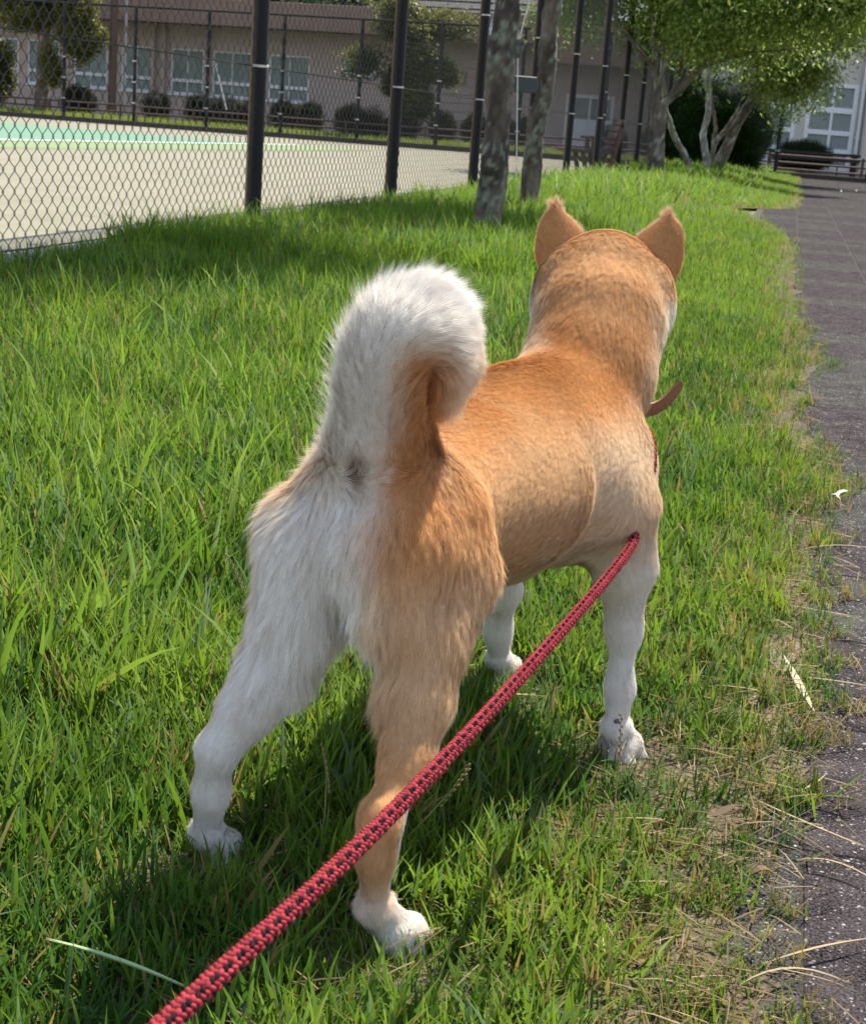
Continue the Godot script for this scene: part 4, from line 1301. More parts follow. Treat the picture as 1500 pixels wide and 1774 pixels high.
# ------------------------------------------------------------------ the dog
# bones of the body: which part, start, radius, end, radius. Parts: 0 trunk 1 neck 2 head 3 right hind leg 4 its paw 5 left hind leg 6 its paw 7 forelegs 8 their paws 9 tail
func dog_bones() -> Array:
	return [
		[0, Vector3(-0.0428, 0.2870, -1.1245), 0.0520, Vector3(0.0119, 0.2920, -1.2369), 0.0600],
		[0, Vector3(0.0119, 0.2920, -1.2369), 0.0600, Vector3(0.0645, 0.2920, -1.3448), 0.0720],
		[0, Vector3(0.0645, 0.2920, -1.3448), 0.0720, Vector3(0.1039, 0.2850, -1.4257), 0.0780],
		[0, Vector3(0.0514, 0.2650, -1.3178), 0.0660, Vector3(0.1039, 0.2500, -1.4257), 0.0720],
		[0, Vector3(0.0733, 0.3250, -1.3627), 0.0460, Vector3(0.1083, 0.3220, -1.4346), 0.0530],
		[0, Vector3(-0.0056, 0.2550, -1.2009), 0.0500, Vector3(0.0514, 0.2470, -1.3178), 0.0600],
		[0, Vector3(-0.0359, 0.2850, -1.1934), 0.0500, Vector3(0.0156, 0.2750, -1.3129), 0.0620],
		[0, Vector3(0.0072, 0.2850, -1.1724), 0.0500, Vector3(0.0696, 0.2750, -1.2867), 0.0620],
		[0, Vector3(0.1134, 0.2650, -1.3766), 0.0680, Vector3(0.1396, 0.2700, -1.4305), 0.0640],
		[0, Vector3(0.0594, 0.2650, -1.4028), 0.0680, Vector3(0.0857, 0.2700, -1.4568), 0.0640],
		[1, Vector3(0.1181, 0.3120, -1.4410), 0.0580, Vector3(0.1382, 0.3520, -1.4868), 0.0580],
		[1, Vector3(0.1382, 0.3520, -1.4868), 0.0580, Vector3(0.1487, 0.3930, -1.5304), 0.0580],
		[1, Vector3(0.1487, 0.3930, -1.5304), 0.0580, Vector3(0.1536, 0.4180, -1.5651), 0.0520],
		[2, Vector3(0.1543, 0.4300, -1.5700), 0.0500, Vector3(0.1578, 0.4280, -1.5948), 0.0500],
		[2, Vector3(0.1209, 0.4020, -1.5697), 0.0360, Vector3(0.1239, 0.3980, -1.6046), 0.0350],
		[2, Vector3(0.1863, 0.4020, -1.5605), 0.0360, Vector3(0.1931, 0.3980, -1.5949), 0.0350],
		[2, Vector3(0.1606, 0.3980, -1.6146), 0.0340, Vector3(0.1697, 0.3880, -1.6789), 0.0200],
		[2, Vector3(0.1137, 0.4300, -1.5687), 0.0240, Vector3(0.1151, 0.4220, -1.5928), 0.0240],
		[2, Vector3(0.1929, 0.4300, -1.5575), 0.0240, Vector3(0.1983, 0.4220, -1.5810), 0.0240],
		[3, Vector3(-0.0075, 0.2850, -1.1240), 0.0470, Vector3(0.0087, 0.2516, -1.1150), 0.0374],
		[3, Vector3(0.0087, 0.2516, -1.1150), 0.0374, Vector3(0.0006, 0.2129, -1.0800), 0.0280],
		[3, Vector3(0.0006, 0.2129, -1.0800), 0.0280, Vector3(-0.0015, 0.1730, -1.0550), 0.0215],
		[3, Vector3(-0.0015, 0.1730, -1.0550), 0.0215, Vector3(-0.0047, 0.1365, -1.0250), 0.0140],
		[3, Vector3(-0.0047, 0.1365, -1.0250), 0.0140, Vector3(-0.0183, 0.1076, -0.9900), 0.0100],
		[3, Vector3(-0.0220, 0.1109, -0.9870), 0.0085, Vector3(-0.0221, 0.0836, -0.9850), 0.0090],
		[3, Vector3(-0.0221, 0.0836, -0.9850), 0.0090, Vector3(-0.0208, 0.0469, -0.9880), 0.0090],
		[4, Vector3(-0.0205, 0.0406, -0.9890), 0.0125, Vector3(-0.0083, 0.0215, -0.9970), 0.0119],
		[4, Vector3(-0.0083, 0.0215, -0.9970), 0.0087, Vector3(-0.0093, 0.0192, -0.9936), 0.0092],
		[4, Vector3(-0.0093, 0.0192, -0.9936), 0.0092, Vector3(-0.0104, 0.0080, -0.9901), 0.0066],
		[4, Vector3(-0.0083, 0.0215, -0.9970), 0.0087, Vector3(-0.0039, 0.0192, -0.9897), 0.0092],
		[4, Vector3(-0.0039, 0.0192, -0.9897), 0.0092, Vector3(0.0005, 0.0080, -0.9823), 0.0066],
		[4, Vector3(-0.0083, 0.0215, -0.9970), 0.0087, Vector3(0.0009, 0.0192, -0.9927), 0.0092],
		[4, Vector3(0.0009, 0.0192, -0.9927), 0.0092, Vector3(0.0101, 0.0080, -0.9883), 0.0066],
		[4, Vector3(-0.0083, 0.0215, -0.9970), 0.0087, Vector3(0.0046, 0.0192, -1.0007), 0.0092],
		[4, Vector3(0.0046, 0.0192, -1.0007), 0.0092, Vector3(0.0175, 0.0080, -1.0044), 0.0066],
		[3, Vector3(-0.0194, 0.2850, -1.1131), 0.0450, Vector3(-0.0228, 0.2741, -1.0900), 0.0420],
		[3, Vector3(-0.0228, 0.2741, -1.0900), 0.0420, Vector3(-0.0197, 0.2351, -1.0750), 0.0321],
		[5, Vector3(-0.0498, 0.2800, -1.1557), 0.0430, Vector3(-0.0865, 0.2640, -1.1250), 0.0370],
		[5, Vector3(-0.0865, 0.2640, -1.1250), 0.0370, Vector3(-0.0921, 0.2151, -1.1200), 0.0311],
		[5, Vector3(-0.0921, 0.2151, -1.1200), 0.0311, Vector3(-0.1097, 0.1648, -1.1150), 0.0235],
		[5, Vector3(-0.1097, 0.1648, -1.1150), 0.0235, Vector3(-0.1282, 0.1345, -1.1050), 0.0170],
		[5, Vector3(-0.1282, 0.1345, -1.1050), 0.0170, Vector3(-0.1453, 0.1054, -1.0950), 0.0115],
		[5, Vector3(-0.1506, 0.1063, -1.0920), 0.0100, Vector3(-0.1530, 0.0685, -1.1000), 0.0090],
		[5, Vector3(-0.1530, 0.0685, -1.1000), 0.0090, Vector3(-0.1568, 0.0297, -1.1100), 0.0100],
		[6, Vector3(-0.1567, 0.0273, -1.1100), 0.0125, Vector3(-0.1502, 0.0145, -1.1180), 0.0119],
		[6, Vector3(-0.1502, 0.0145, -1.1180), 0.0087, Vector3(-0.1552, 0.0158, -1.1158), 0.0092],
		[6, Vector3(-0.1552, 0.0158, -1.1158), 0.0092, Vector3(-0.1602, 0.0080, -1.1136), 0.0066],
		[6, Vector3(-0.1502, 0.0145, -1.1180), 0.0087, Vector3(-0.1492, 0.0158, -1.1109), 0.0092],
		[6, Vector3(-0.1492, 0.0158, -1.1109), 0.0092, Vector3(-0.1483, 0.0080, -1.1038), 0.0066],
		[6, Vector3(-0.1502, 0.0145, -1.1180), 0.0087, Vector3(-0.1439, 0.0158, -1.1098), 0.0092],
		[6, Vector3(-0.1439, 0.0158, -1.1098), 0.0092, Vector3(-0.1376, 0.0080, -1.1016), 0.0066],
		[6, Vector3(-0.1502, 0.0145, -1.1180), 0.0087, Vector3(-0.1416, 0.0158, -1.1175), 0.0092],
		[6, Vector3(-0.1416, 0.0158, -1.1175), 0.0092, Vector3(-0.1330, 0.0080, -1.1169), 0.0066],
		[7, Vector3(0.1625, 0.2400, -1.3860), 0.0435, Vector3(0.1780, 0.1932, -1.3850), 0.0255],
		[7, Vector3(0.1780, 0.1932, -1.3850), 0.0255, Vector3(0.1850, 0.1292, -1.3850), 0.0120],
		[7, Vector3(0.1850, 0.1292, -1.3850), 0.0120, Vector3(0.1862, 0.0739, -1.3800), 0.0090],
		[7, Vector3(0.1862, 0.0739, -1.3800), 0.0090, Vector3(0.1864, 0.0353, -1.3750), 0.0105],
		[8, Vector3(0.1864, 0.0353, -1.3750), 0.0135, Vector3(0.1923, 0.0188, -1.3850), 0.0128],
		[8, Vector3(0.1923, 0.0188, -1.3850), 0.0093, Vector3(0.1846, 0.0179, -1.3824), 0.0098],
		[8, Vector3(0.1846, 0.0179, -1.3824), 0.0098, Vector3(0.1769, 0.0080, -1.3798), 0.0071],
		[8, Vector3(0.1923, 0.0188, -1.3850), 0.0093, Vector3(0.1887, 0.0179, -1.3763), 0.0098],
		[8, Vector3(0.1887, 0.0179, -1.3763), 0.0098, Vector3(0.1851, 0.0080, -1.3676), 0.0071],
		[8, Vector3(0.1923, 0.0188, -1.3850), 0.0093, Vector3(0.1949, 0.0179, -1.3734), 0.0098],
		[8, Vector3(0.1949, 0.0179, -1.3734), 0.0098, Vector3(0.1976, 0.0080, -1.3617), 0.0071],
		[8, Vector3(0.1923, 0.0188, -1.3850), 0.0093, Vector3(0.2009, 0.0179, -1.3813), 0.0098],
		[8, Vector3(0.2009, 0.0179, -1.3813), 0.0098, Vector3(0.2096, 0.0080, -1.3776), 0.0071],
		[7, Vector3(0.0497, 0.2400, -1.4743), 0.0385, Vector3(0.0758, 0.1157, -1.5300), 0.0155],
		[7, Vector3(0.0758, 0.1157, -1.5300), 0.0155, Vector3(0.0768, 0.0654, -1.5500), 0.0100],
		[7, Vector3(0.0768, 0.0654, -1.5500), 0.0100, Vector3(0.0799, 0.0301, -1.5600), 0.0105],
		[8, Vector3(0.0799, 0.0301, -1.5600), 0.0125, Vector3(0.0848, 0.0178, -1.5700), 0.0119],
		[8, Vector3(0.0848, 0.0178, -1.5700), 0.0087, Vector3(0.0784, 0.0174, -1.5678), 0.0092],
		[8, Vector3(0.0784, 0.0174, -1.5678), 0.0092, Vector3(0.0720, 0.0080, -1.5657), 0.0066],
		[8, Vector3(0.0848, 0.0178, -1.5700), 0.0087, Vector3(0.0832, 0.0174, -1.5618), 0.0092],
		[8, Vector3(0.0832, 0.0174, -1.5618), 0.0092, Vector3(0.0815, 0.0080, -1.5536), 0.0066],
		[8, Vector3(0.0848, 0.0178, -1.5700), 0.0087, Vector3(0.0900, 0.0174, -1.5650), 0.0092],
		[8, Vector3(0.0900, 0.0174, -1.5650), 0.0092, Vector3(0.0952, 0.0080, -1.5600), 0.0066],
		[8, Vector3(0.0848, 0.0178, -1.5700), 0.0087, Vector3(0.0944, 0.0174, -1.5766), 0.0092],
		[8, Vector3(0.0944, 0.0174, -1.5766), 0.0092, Vector3(0.1040, 0.0080, -1.5831), 0.0066],
		[9, Vector3(-0.0376, 0.3146, -1.1150), 0.0270, Vector3(-0.0406, 0.3479, -1.1000), 0.0260],
		[9, Vector3(-0.0406, 0.3479, -1.1000), 0.0260, Vector3(-0.0438, 0.3841, -1.0850), 0.0215],
		[9, Vector3(-0.0438, 0.3841, -1.0850), 0.0215, Vector3(-0.0428, 0.4145, -1.0750), 0.0190],
		[9, Vector3(-0.0428, 0.4145, -1.0750), 0.0190, Vector3(-0.0328, 0.4346, -1.0750), 0.0195],
		[9, Vector3(-0.0328, 0.4346, -1.0750), 0.0195, Vector3(-0.0175, 0.4420, -1.0820), 0.0180],
		[9, Vector3(-0.0175, 0.4420, -1.0820), 0.0180, Vector3(-0.0024, 0.4309, -1.0950), 0.0148],
		[9, Vector3(-0.0024, 0.4309, -1.0950), 0.0148, Vector3(0.0060, 0.4099, -1.1100), 0.0132],
		[9, Vector3(0.0060, 0.4099, -1.1100), 0.0132, Vector3(0.0031, 0.3862, -1.1220), 0.0115],
		[9, Vector3(-0.0433, 0.3050, -1.1325), 0.0460, Vector3(-0.0395, 0.3377, -1.1080), 0.0340],
	]

const DOG_AT := Vector2(-0.045, -1.12)
const DOG_FWD := Vector2(0.438, -0.899)
const DOG_RIGHT := Vector2(0.899, 0.438)
const HEAD_AT := Vector3(0.155, 0.428, -1.575)
const HEAD_FWD := Vector3(0.14, 0, -0.99)
const HEAD_RIGHT := Vector3(0.99, 0, 0.14)

func head_point(a: float, b: float, c: float) -> Vector3:
	return HEAD_AT + HEAD_FWD * a + HEAD_RIGHT * b + Vector3.UP * c

# surface of the smooth union of the bones, by surface nets
func body_surface(bones: Array, lo: Vector3, hi: Vector3, cell: float, k: float) -> Geo:
	var nx := int((hi.x - lo.x) / cell) + 2
	var ny := int((hi.y - lo.y) / cell) + 2
	var nz := int((hi.z - lo.z) / cell) + 2
	var acc := PackedFloat32Array()
	acc.resize(nx * ny * nz)
	for b in bones:
		var a: Vector3 = b[1]
		var ra: float = b[2]
		var e: Vector3 = b[3]
		var rb: float = b[4]
		var m := maxf(ra, rb) + 4.0 * k + cell
		var p0 := (a.min(e) - Vector3.ONE * m - lo) / cell
		var p1 := (a.max(e) + Vector3.ONE * m - lo) / cell
		var ab := e - a
		var inv := 1.0 / maxf(ab.length_squared(), 1e-9)
		for z in range(maxi(0, int(p0.z)), mini(nz - 1, int(p1.z) + 1) + 1):
			for y in range(maxi(0, int(p0.y)), mini(ny - 1, int(p1.y) + 1) + 1):
				var row := (z * ny + y) * nx
				for x in range(maxi(0, int(p0.x)), mini(nx - 1, int(p1.x) + 1) + 1):
					var p := lo + Vector3(x, y, z) * cell
					var ap := p - a
					var t := clampf(ap.dot(ab) * inv, 0.0, 1.0)
					var d := (ap - ab * t).length() - ra - (rb - ra) * t
					acc[row + x] += exp(clampf(-d / k, -12.0, 12.0))
	for i in acc.size():
		acc[i] = -k * log(acc[i]) if acc[i] > 1e-5 else k * 11.5
	var g := Geo.new()
	var ids := PackedInt32Array()
	ids.resize(acc.size())
	ids.fill(-1)
	var off := [0, 1, nx, nx + 1, nx * ny, nx * ny + 1, nx * ny + nx, nx * ny + nx + 1]
	for z in nz - 1:
		for y in ny - 1:
			for x in nx - 1:
				var i := (z * ny + y) * nx + x
				var v0 := acc[i]
				var sgn := v0 < 0.0
				var mixed := false
				for q in range(1, 8):
					if (acc[i + off[q]] < 0.0) != sgn:
						mixed = true
						break
				if not mixed: continue
				var sum := Vector3.ZERO
				var n := 0
				for q in 8:
					for ax in 3:
						var bit := 1 << ax
						if q & bit: continue
						var f0 := acc[i + off[q]]
						var f1 := acc[i + off[q | bit]]
						if (f0 < 0.0) == (f1 < 0.0): continue
						var p := Vector3(q & 1, (q >> 1) & 1, (q >> 2) & 1)
						p[ax] = f0 / (f0 - f1)
						sum += p
						n += 1
				var gr := Vector3(
					acc[i + 1] + acc[i + off[3]] + acc[i + off[5]] + acc[i + off[7]] - acc[i] - acc[i + off[2]] - acc[i + off[4]] - acc[i + off[6]],
					acc[i + off[2]] + acc[i + off[3]] + acc[i + off[6]] + acc[i + off[7]] - acc[i] - acc[i + off[1]] - acc[i + off[4]] - acc[i + off[5]],
					acc[i + off[4]] + acc[i + off[5]] + acc[i + off[6]] + acc[i + off[7]] - acc[i] - acc[i + off[1]] - acc[i + off[2]] - acc[i + off[3]])
				ids[i] = g.add(lo + (Vector3(x, y, z) + sum / n) * cell, gr.normalized())
	for z in range(1, nz - 1):
		for y in range(1, ny - 1):
			for x in range(1, nx - 1):
				var i := (z * ny + y) * nx + x
				var s0 := acc[i] < 0.0
				if (acc[i + 1] < 0.0) != s0:
					nets_quad(g, ids, i, i - nx, i - nx - nx * ny, i - nx * ny)
				if (acc[i + nx] < 0.0) != s0:
					nets_quad(g, ids, i, i - 1, i - 1 - nx * ny, i - nx * ny)
				if (acc[i + nx * ny] < 0.0) != s0:
					nets_quad(g, ids, i, i - 1, i - 1 - nx, i - nx)
	return g

func nets_quad(g: Geo, ids: PackedInt32Array, a: int, b: int, c: int, d: int) -> void:
	if ids[a] < 0 or ids[b] < 0 or ids[c] < 0 or ids[d] < 0: return
	g.face(ids[a], ids[b], ids[c])
	g.face(ids[a], ids[c], ids[d])

const ORANGE := Color(0.60, 0.29, 0.10)
const DEEP := Color(0.36, 0.16, 0.055)
const TAN := Color(0.68, 0.46, 0.265)
const CREAM := Color(0.85, 0.71, 0.53)
const WHITE := Color(0.89, 0.865, 0.815)

func dog_color(p: Vector3, nn: Vector3, w: Array) -> Color:
	var q := Vector2(p.x, p.z) - DOG_AT
	var s := q.dot(DOG_FWD)
	var l := q.dot(DOG_RIGHT)
	var wob := noise.get_noise_3d(p.x * 14, p.y * 14, p.z * 14)
	var fine := noise.get_noise_3d(p.x * 45, p.y * 45, p.z * 45)
	# trunk: saddle, flanks, belly
	var h := (p.y - 0.2) / 0.17 + wob * 0.18
	var trunk := CREAM.lerp(TAN, smoothstep(-0.05, 0.35, h)).lerp(ORANGE, smoothstep(0.6, 1.0, h) * 0.85)
	var mid := smoothstep(0.085, 0.01, absf(l) + wob * 0.02) * smoothstep(0.6, 0.95, h) * (0.6 * smoothstep(0.02, 0.1, s) + 0.5 * smoothstep(0.17, 0.25, s) * smoothstep(0.37, 0.32, s))
	trunk = trunk.lerp(DEEP, mid * 0.75)
	trunk = trunk.lerp(CREAM, smoothstep(0.16, 0.30, s + wob * 0.05) * smoothstep(0.055, 0.095, absf(l)) * 0.85)
	# white seat below the tail
	var seat := smoothstep(0.035, -0.02, s + wob * 0.03) * smoothstep(0.065, 0.032, absf(l + 0.006) + wob * 0.02) * smoothstep(0.35, 0.30, p.y + wob * 0.03)
	trunk = trunk.lerp(WHITE, seat)
	var hd := p - HEAD_AT
	var ha := hd.dot(HEAD_FWD)
	var hb := hd.dot(HEAD_RIGHT)
	var neck := TAN.lerp(ORANGE, 0.35).lerp(DEEP, smoothstep(0.080, 0.015, absf(hb)) * smoothstep(0.03, -0.04, hd.y) * clampf(0.85 + 0.9 * wob, 0, 1))
	neck = neck.lerp(CREAM, smoothstep(0.035, 0.066, absf(hb) + wob * 0.015) * 0.9)
	neck = neck.lerp(WHITE, smoothstep(0.02, 0.07, ha + 0.03) * smoothstep(-0.02, -0.06, hd.y))
	var head := TAN.lerp(ORANGE, 0.28).lerp(DEEP, smoothstep(0.04, 0.0, absf(hb)) * smoothstep(0.03, -0.04, hd.y) * 0.5)
	head = head.lerp(WHITE, smoothstep(0.048, 0.064, absf(hb) + wob * 0.01) * smoothstep(0.005, -0.02, hd.y))
	head = head.lerp(WHITE, smoothstep(0.02, 0.05, ha) * smoothstep(-0.015, -0.035, hd.y))
	# hind legs
	var outer := smoothstep(-0.2, 0.75, nn.x * DOG_RIGHT.x + nn.z * DOG_RIGHT.y + wob * 0.35)
	var thigh := WHITE.lerp(TAN.lerp(CREAM, 0.25), smoothstep(0.015, 0.055, l + wob * 0.02 + 0.15 * (0.2 - p.y)))
	var shank := TAN.lerp(ORANGE, 0.4).lerp(WHITE, smoothstep(0.35, 0.85, nn.x * 0.8 - nn.z * 0.5 + wob * 0.2))
	var right := shank.lerp(thigh, smoothstep(0.13, 0.19, p.y))
	right = right.lerp(TAN, smoothstep(0.24, 0.30, p.y) * smoothstep(0.03, 0.06, l))
	right = right.lerp(ORANGE.lerp(TAN, 0.25), smoothstep(0.25, 0.32, p.y) * smoothstep(0.0, 0.05, l))
	right = right.lerp(WHITE, smoothstep(0.03, 0.012, p.y))
	var left := WHITE.lerp(TAN, smoothstep(0.35, 0.9, -outer + 0.65 + wob * 0.3) * 0.0)
	left = left.lerp(TAN.lerp(CREAM, 0.3), smoothstep(0.45, 0.85, -(nn.x * DOG_RIGHT.x + nn.z * DOG_RIGHT.y) + wob * 0.2) * 0.75)
	left = left.lerp(TAN.lerp(CREAM, 0.15), 0.85 * smoothstep(0.275, 0.325, p.y + wob * 0.02) * smoothstep(-0.028, -0.05, l))
	var fore := WHITE.lerp(CREAM, 0.25 * smoothstep(0.1, 0.2, p.y)).lerp(TAN, smoothstep(0.19, 0.25, p.y) * 0.8)
	# tail: white outside, orange on the inner curve near the root
	var inner := smoothstep(-0.043, -0.020, p.x + wob * 0.008) * smoothstep(0.435, 0.395, p.y) * smoothstep(0.012, -0.002, p.x)
	var tail := WHITE.lerp(ORANGE.lerp(TAN, 0.3), inner)
	tail = tail.lerp(CREAM.lerp(TAN, 0.35), smoothstep(0.0, 0.015, p.x) * smoothstep(0.45, 0.40, p.y + wob * 0.01))
	var cols := [trunk, neck, head, right, WHITE, left, WHITE, fore, WHITE, tail]
	var c := Color(0, 0, 0)
	for k in 10:
		c += cols[k] * w[k]
	# a small dark patch under the root of the tail
	c = c.lerp(Color(0.05, 0.025, 0.02), smoothstep(1.5, 0.7, ((p - Vector3(-0.060, 0.327, -1.066)) / Vector3(0.0034, 0.0085, 0.02)).length()))
	return c * (1.0 + 0.10 * fine + 0.16 * wob)

func strand_mesh(hairs := 3) -> ArrayMesh:
	var g := Geo.new()
	for hair in hairs:
		strand_in(g, [Vector3.ZERO, Vector3(2.6, 0.05, 0.0), Vector3(-2.4, -0.08, 0.0)][hair], [0.0, 0.05, -0.06][hair], [1.0, 0.85, 1.1][hair])
	return g.mesh()

func strand_in(g: Geo, at: Vector3, fan: float, tall: float) -> void:
	var last := -1
	for j in 4:
		var t := j / 3.0
		var p := at + Vector3(fan * 40.0 * t, (t - 0.06 * t * t) * tall, -0.07 * t * t)
		var q := lerpf(0.82, 1.12, t)
		g.col = Color(q, q, q)
		var i0 := g.v.size()
		if j == 3:
			g.add(p, Vector3(0, 0.12, 1).normalized())
		else:
			var w := 0.5 * (1.0 - 0.55 * t)
			g.add(p - Vector3.RIGHT * w, Vector3(0, 0.12, 1).normalized())
			g.add(p + Vector3.RIGHT * w, Vector3(0, 0.12, 1).normalized())
		if last >= 0:
			if j == 3:
				g.face(last, last + 1, i0)
			else:
				g.face(last, last + 1, i0 + 1)
				g.face(last, i0 + 1, i0)
		last = i0

# hairs over a mesh: per vertex the way they lie, their length, rise, width, colour
func grow(g: Geo, flow: PackedVector3Array, len_: PackedFloat32Array, rise: PackedFloat32Array, per_m2: float, wid: float, sd: int) -> PackedFloat32Array:
	var r := RandomNumberGenerator.new()
	r.seed = sd
	var buf := PackedFloat32Array()
	var cap := 520000
	buf.resize(cap * 16)
	var i := 0
	for k in range(0, g.ix.size(), 3):
		var a := g.ix[k]
		var b := g.ix[k + 1]
		var c := g.ix[k + 2]
		var area := (g.v[b] - g.v[a]).cross(g.v[c] - g.v[a]).length() * 0.5
		var lm := (len_[a] + len_[b] + len_[c]) / 3.0
		var want := area * per_m2 * clampf(pow(0.018 / lm, 0.8), 0.6, 3.2)
		var n := int(want) + (1 if r.randf() < want - int(want) else 0)
		for q in n:
			if i >= cap: break
			var u := r.randf()
			var w := r.randf()
			if u + w > 1.0:
				u = 1.0 - u
				w = 1.0 - w
			var t := 1.0 - u - w
			var p := g.v[a] * t + g.v[b] * u + g.v[c] * w
			var nn := (g.n[a] * t + g.n[b] * u + g.n[c] * w).normalized()
			var f := flow[a] * t + flow[b] * u + flow[c] * w
			f = f - nn * f.dot(nn)
			f += Vector3(noise.get_noise_3d(p.x * 30, p.y * 30, p.z * 30), noise.get_noise_3d(p.y * 30 + 9.0, p.z * 30, p.x * 30), noise.get_noise_3d(p.z * 30 + 5.0, p.x * 30, p.y * 30)) * 0.22
			f = (f - nn * f.dot(nn)).normalized()
			f = (f + nn.cross(f) * r.randfn(0, 0.16)).normalized()
			var ris: float = (rise[a] + rise[b] + rise[c]) / 3.0 * (r.randf_range(0.5, 0.95) if r.randf() < 0.86 else r.randf_range(0.7, 1.15) * (1.5 if lm > 0.019 else 1.0))
			var d := f * cos(ris) + nn * sin(ris)
			var l := lm * r.randf_range(0.6, 1.2)
			var x := d.cross(nn).normalized()
			x = x.rotated(d, r.randf_range(-0.4, 0.4))
			var z := x.cross(d)
			var col := (g.c[a] * t + g.c[b] * u + g.c[c] * w) * r.randf_range(0.80, 1.20)
			# a single hair is paler than the coat, whose colour deepens as light passes from hair to hair
			col = Color(minf(pow(col.r, 0.72), 0.96), minf(pow(col.g, 0.87), 0.945), minf(pow(col.b, 0.95), 0.92))
			put(buf, i, x * wid * r.randf_range(0.7, 1.2), d * l, z * l, p + nn * 0.0002, col)
			i += 1
	buf.resize(i * 16)
	return buf

func dog() -> void:
	var d := thing("dog", "tan and white dog with curled tail standing on the grass, seen from behind", "dog", Vector3(0, 0.006, 0))
	var bones := dog_bones()
	# the body on one grid, each paw on a finer one of its own, joined into one mesh
	var limbs := []
	var paws := {}
	for b in bones:
		if b[0] in [4, 6, 8]:
			var key: int = b[0] * 10 + (1 if b[0] == 8 and b[1].z < -1.45 else 0)
			if not paws.has(key): paws[key] = []
			paws[key].append(b)
		else:
			limbs.append(b)
	var g := body_surface(limbs, Vector3(-0.24, -0.02, -1.74), Vector3(0.32, 0.53, -0.93), 0.0062, 0.0075)
	for key in paws:
		var lo := Vector3.ONE * 9.0
		var hi := Vector3.ONE * -9.0
		for b in paws[key]:
			lo = lo.min(b[1].min(b[3]))
			hi = hi.max(b[1].max(b[3]))
		var pg := body_surface(paws[key], lo - Vector3.ONE * 0.03, hi + Vector3.ONE * 0.03, 0.0028, 0.0019)
		var base := g.v.size()
		g.v.append_array(pg.v)
		g.n.append_array(pg.n)
		g.c.append_array(pg.c)
		g.uv.append_array(pg.uv)
		for q in pg.ix: g.ix.append(base + q)
	var m := g.v.size()
	var flow := PackedVector3Array()
	flow.resize(m)
	var len_ := PackedFloat32Array()
	len_.resize(m)
	var rise := PackedFloat32Array()
	rise.resize(m)
	var lens := [0.0135, 0.018, 0.0135, 0.016, 0.007, 0.016, 0.007, 0.012, 0.007, 0.024]
	var rises := [0.26, 0.32, 0.30, 0.28, 0.28, 0.28, 0.28, 0.24, 0.28, 0.6]
	for i in m:
		var p := g.v[i]
		var w := [0.0, 0.0, 0.0, 0.0, 0.0, 0.0, 0.0, 0.0, 0.0, 0.0]
		var f := Vector3.ZERO
		var tot := 0.0
		for b in bones:
			var a: Vector3 = b[1]
			var ab: Vector3 = b[3] - a
			var t := clampf((p - a).dot(ab) / maxf(ab.length_squared(), 1e-9), 0, 1)
			var ds: float = (p - a - ab * t).length() - lerpf(b[2], b[4], t)
			if ds > 0.06: continue
			var e := exp(-ds / 0.011)
			w[b[0]] += e
			tot += e
			f += (-ab if b[0] < 3 else ab).normalized() * e
		for k in 10: w[k] /= tot
		f = f.normalized()
		f += Vector3(0, -0.4, 0) * (w[0] + w[1])
		f += (Vector3(0, -0.3, 0) + Vector3(0, 2.2, 0) * maxf(0.0, g.n[i].dot(HEAD_FWD) + 0.15)) * w[2]
		flow[i] = f.normalized()
		var l := 0.0
		var rs := 0.0
		for k in 10:
			l += lens[k] * w[k]
			rs += rises[k] * w[k]
		var hind: float = w[3] + w[5]
		if hind > 0.2:
			l = lerpf(l, lerpf(0.010, 0.020, smoothstep(0.09, 0.22, p.y)), hind)
			rs = lerpf(rs, 0.27, hind * smoothstep(0.2, 0.1, p.y))
		if w[7] > 0.2: l = lerpf(l, lerpf(0.010, 0.016, smoothstep(0.1, 0.22, p.y)), w[7])
		var q := Vector2(p.x, p.z) - DOG_AT
		var s := q.dot(DOG_FWD)
		var lat := q.dot(DOG_RIGHT)
		var seat: float = smoothstep(0.03, -0.03, s) * smoothstep(0.09, 0.04, absf(lat)) * smoothstep(0.13, 0.18, p.y) * (1.0 - w[9])
		l = lerpf(l, 0.030, seat)
		rs = lerpf(rs, 0.42, seat)
		if seat > 0.0: flow[i] = (flow[i] + Vector3(0, -1.2, 0) * seat).normalized()
		var ahead: float = w[2] * smoothstep(-0.3, 0.25, g.n[i].dot(HEAD_FWD))
		l = lerpf(l, 0.006, ahead)
		rs = lerpf(rs, 0.10, ahead)
		# hairs on the inner side of the tail's curl are short
		if w[9] > 0.3:
			var ow: float = (p - Vector3(-0.008, 0.405, -1.10)).normalized().dot(g.n[i])
			l = lerpf(l, lerpf(0.009, 0.025, smoothstep(-0.5, 0.4, ow)) * lerpf(1.0, 0.6, smoothstep(0.0, 0.02, p.x)), w[9])
		len_[i] = l
		rise[i] = rs
		g.c[i] = dog_color(p, g.n[i], w)
	var under := Geo.new()
	under.v = g.v; under.n = g.n; under.ix = g.ix; under.uv = g.uv
	for q in g.c: under.c.append(Color(pow(q.r, 0.8), pow(q.g, 0.92), q.b))
	obj("body", under.mesh(), M.skin, d)
	var strand := strand_mesh()
	scatter("fur", strand, M.fur, grow(g, flow, len_, rise, 700000.0, 0.00036, 500), d)
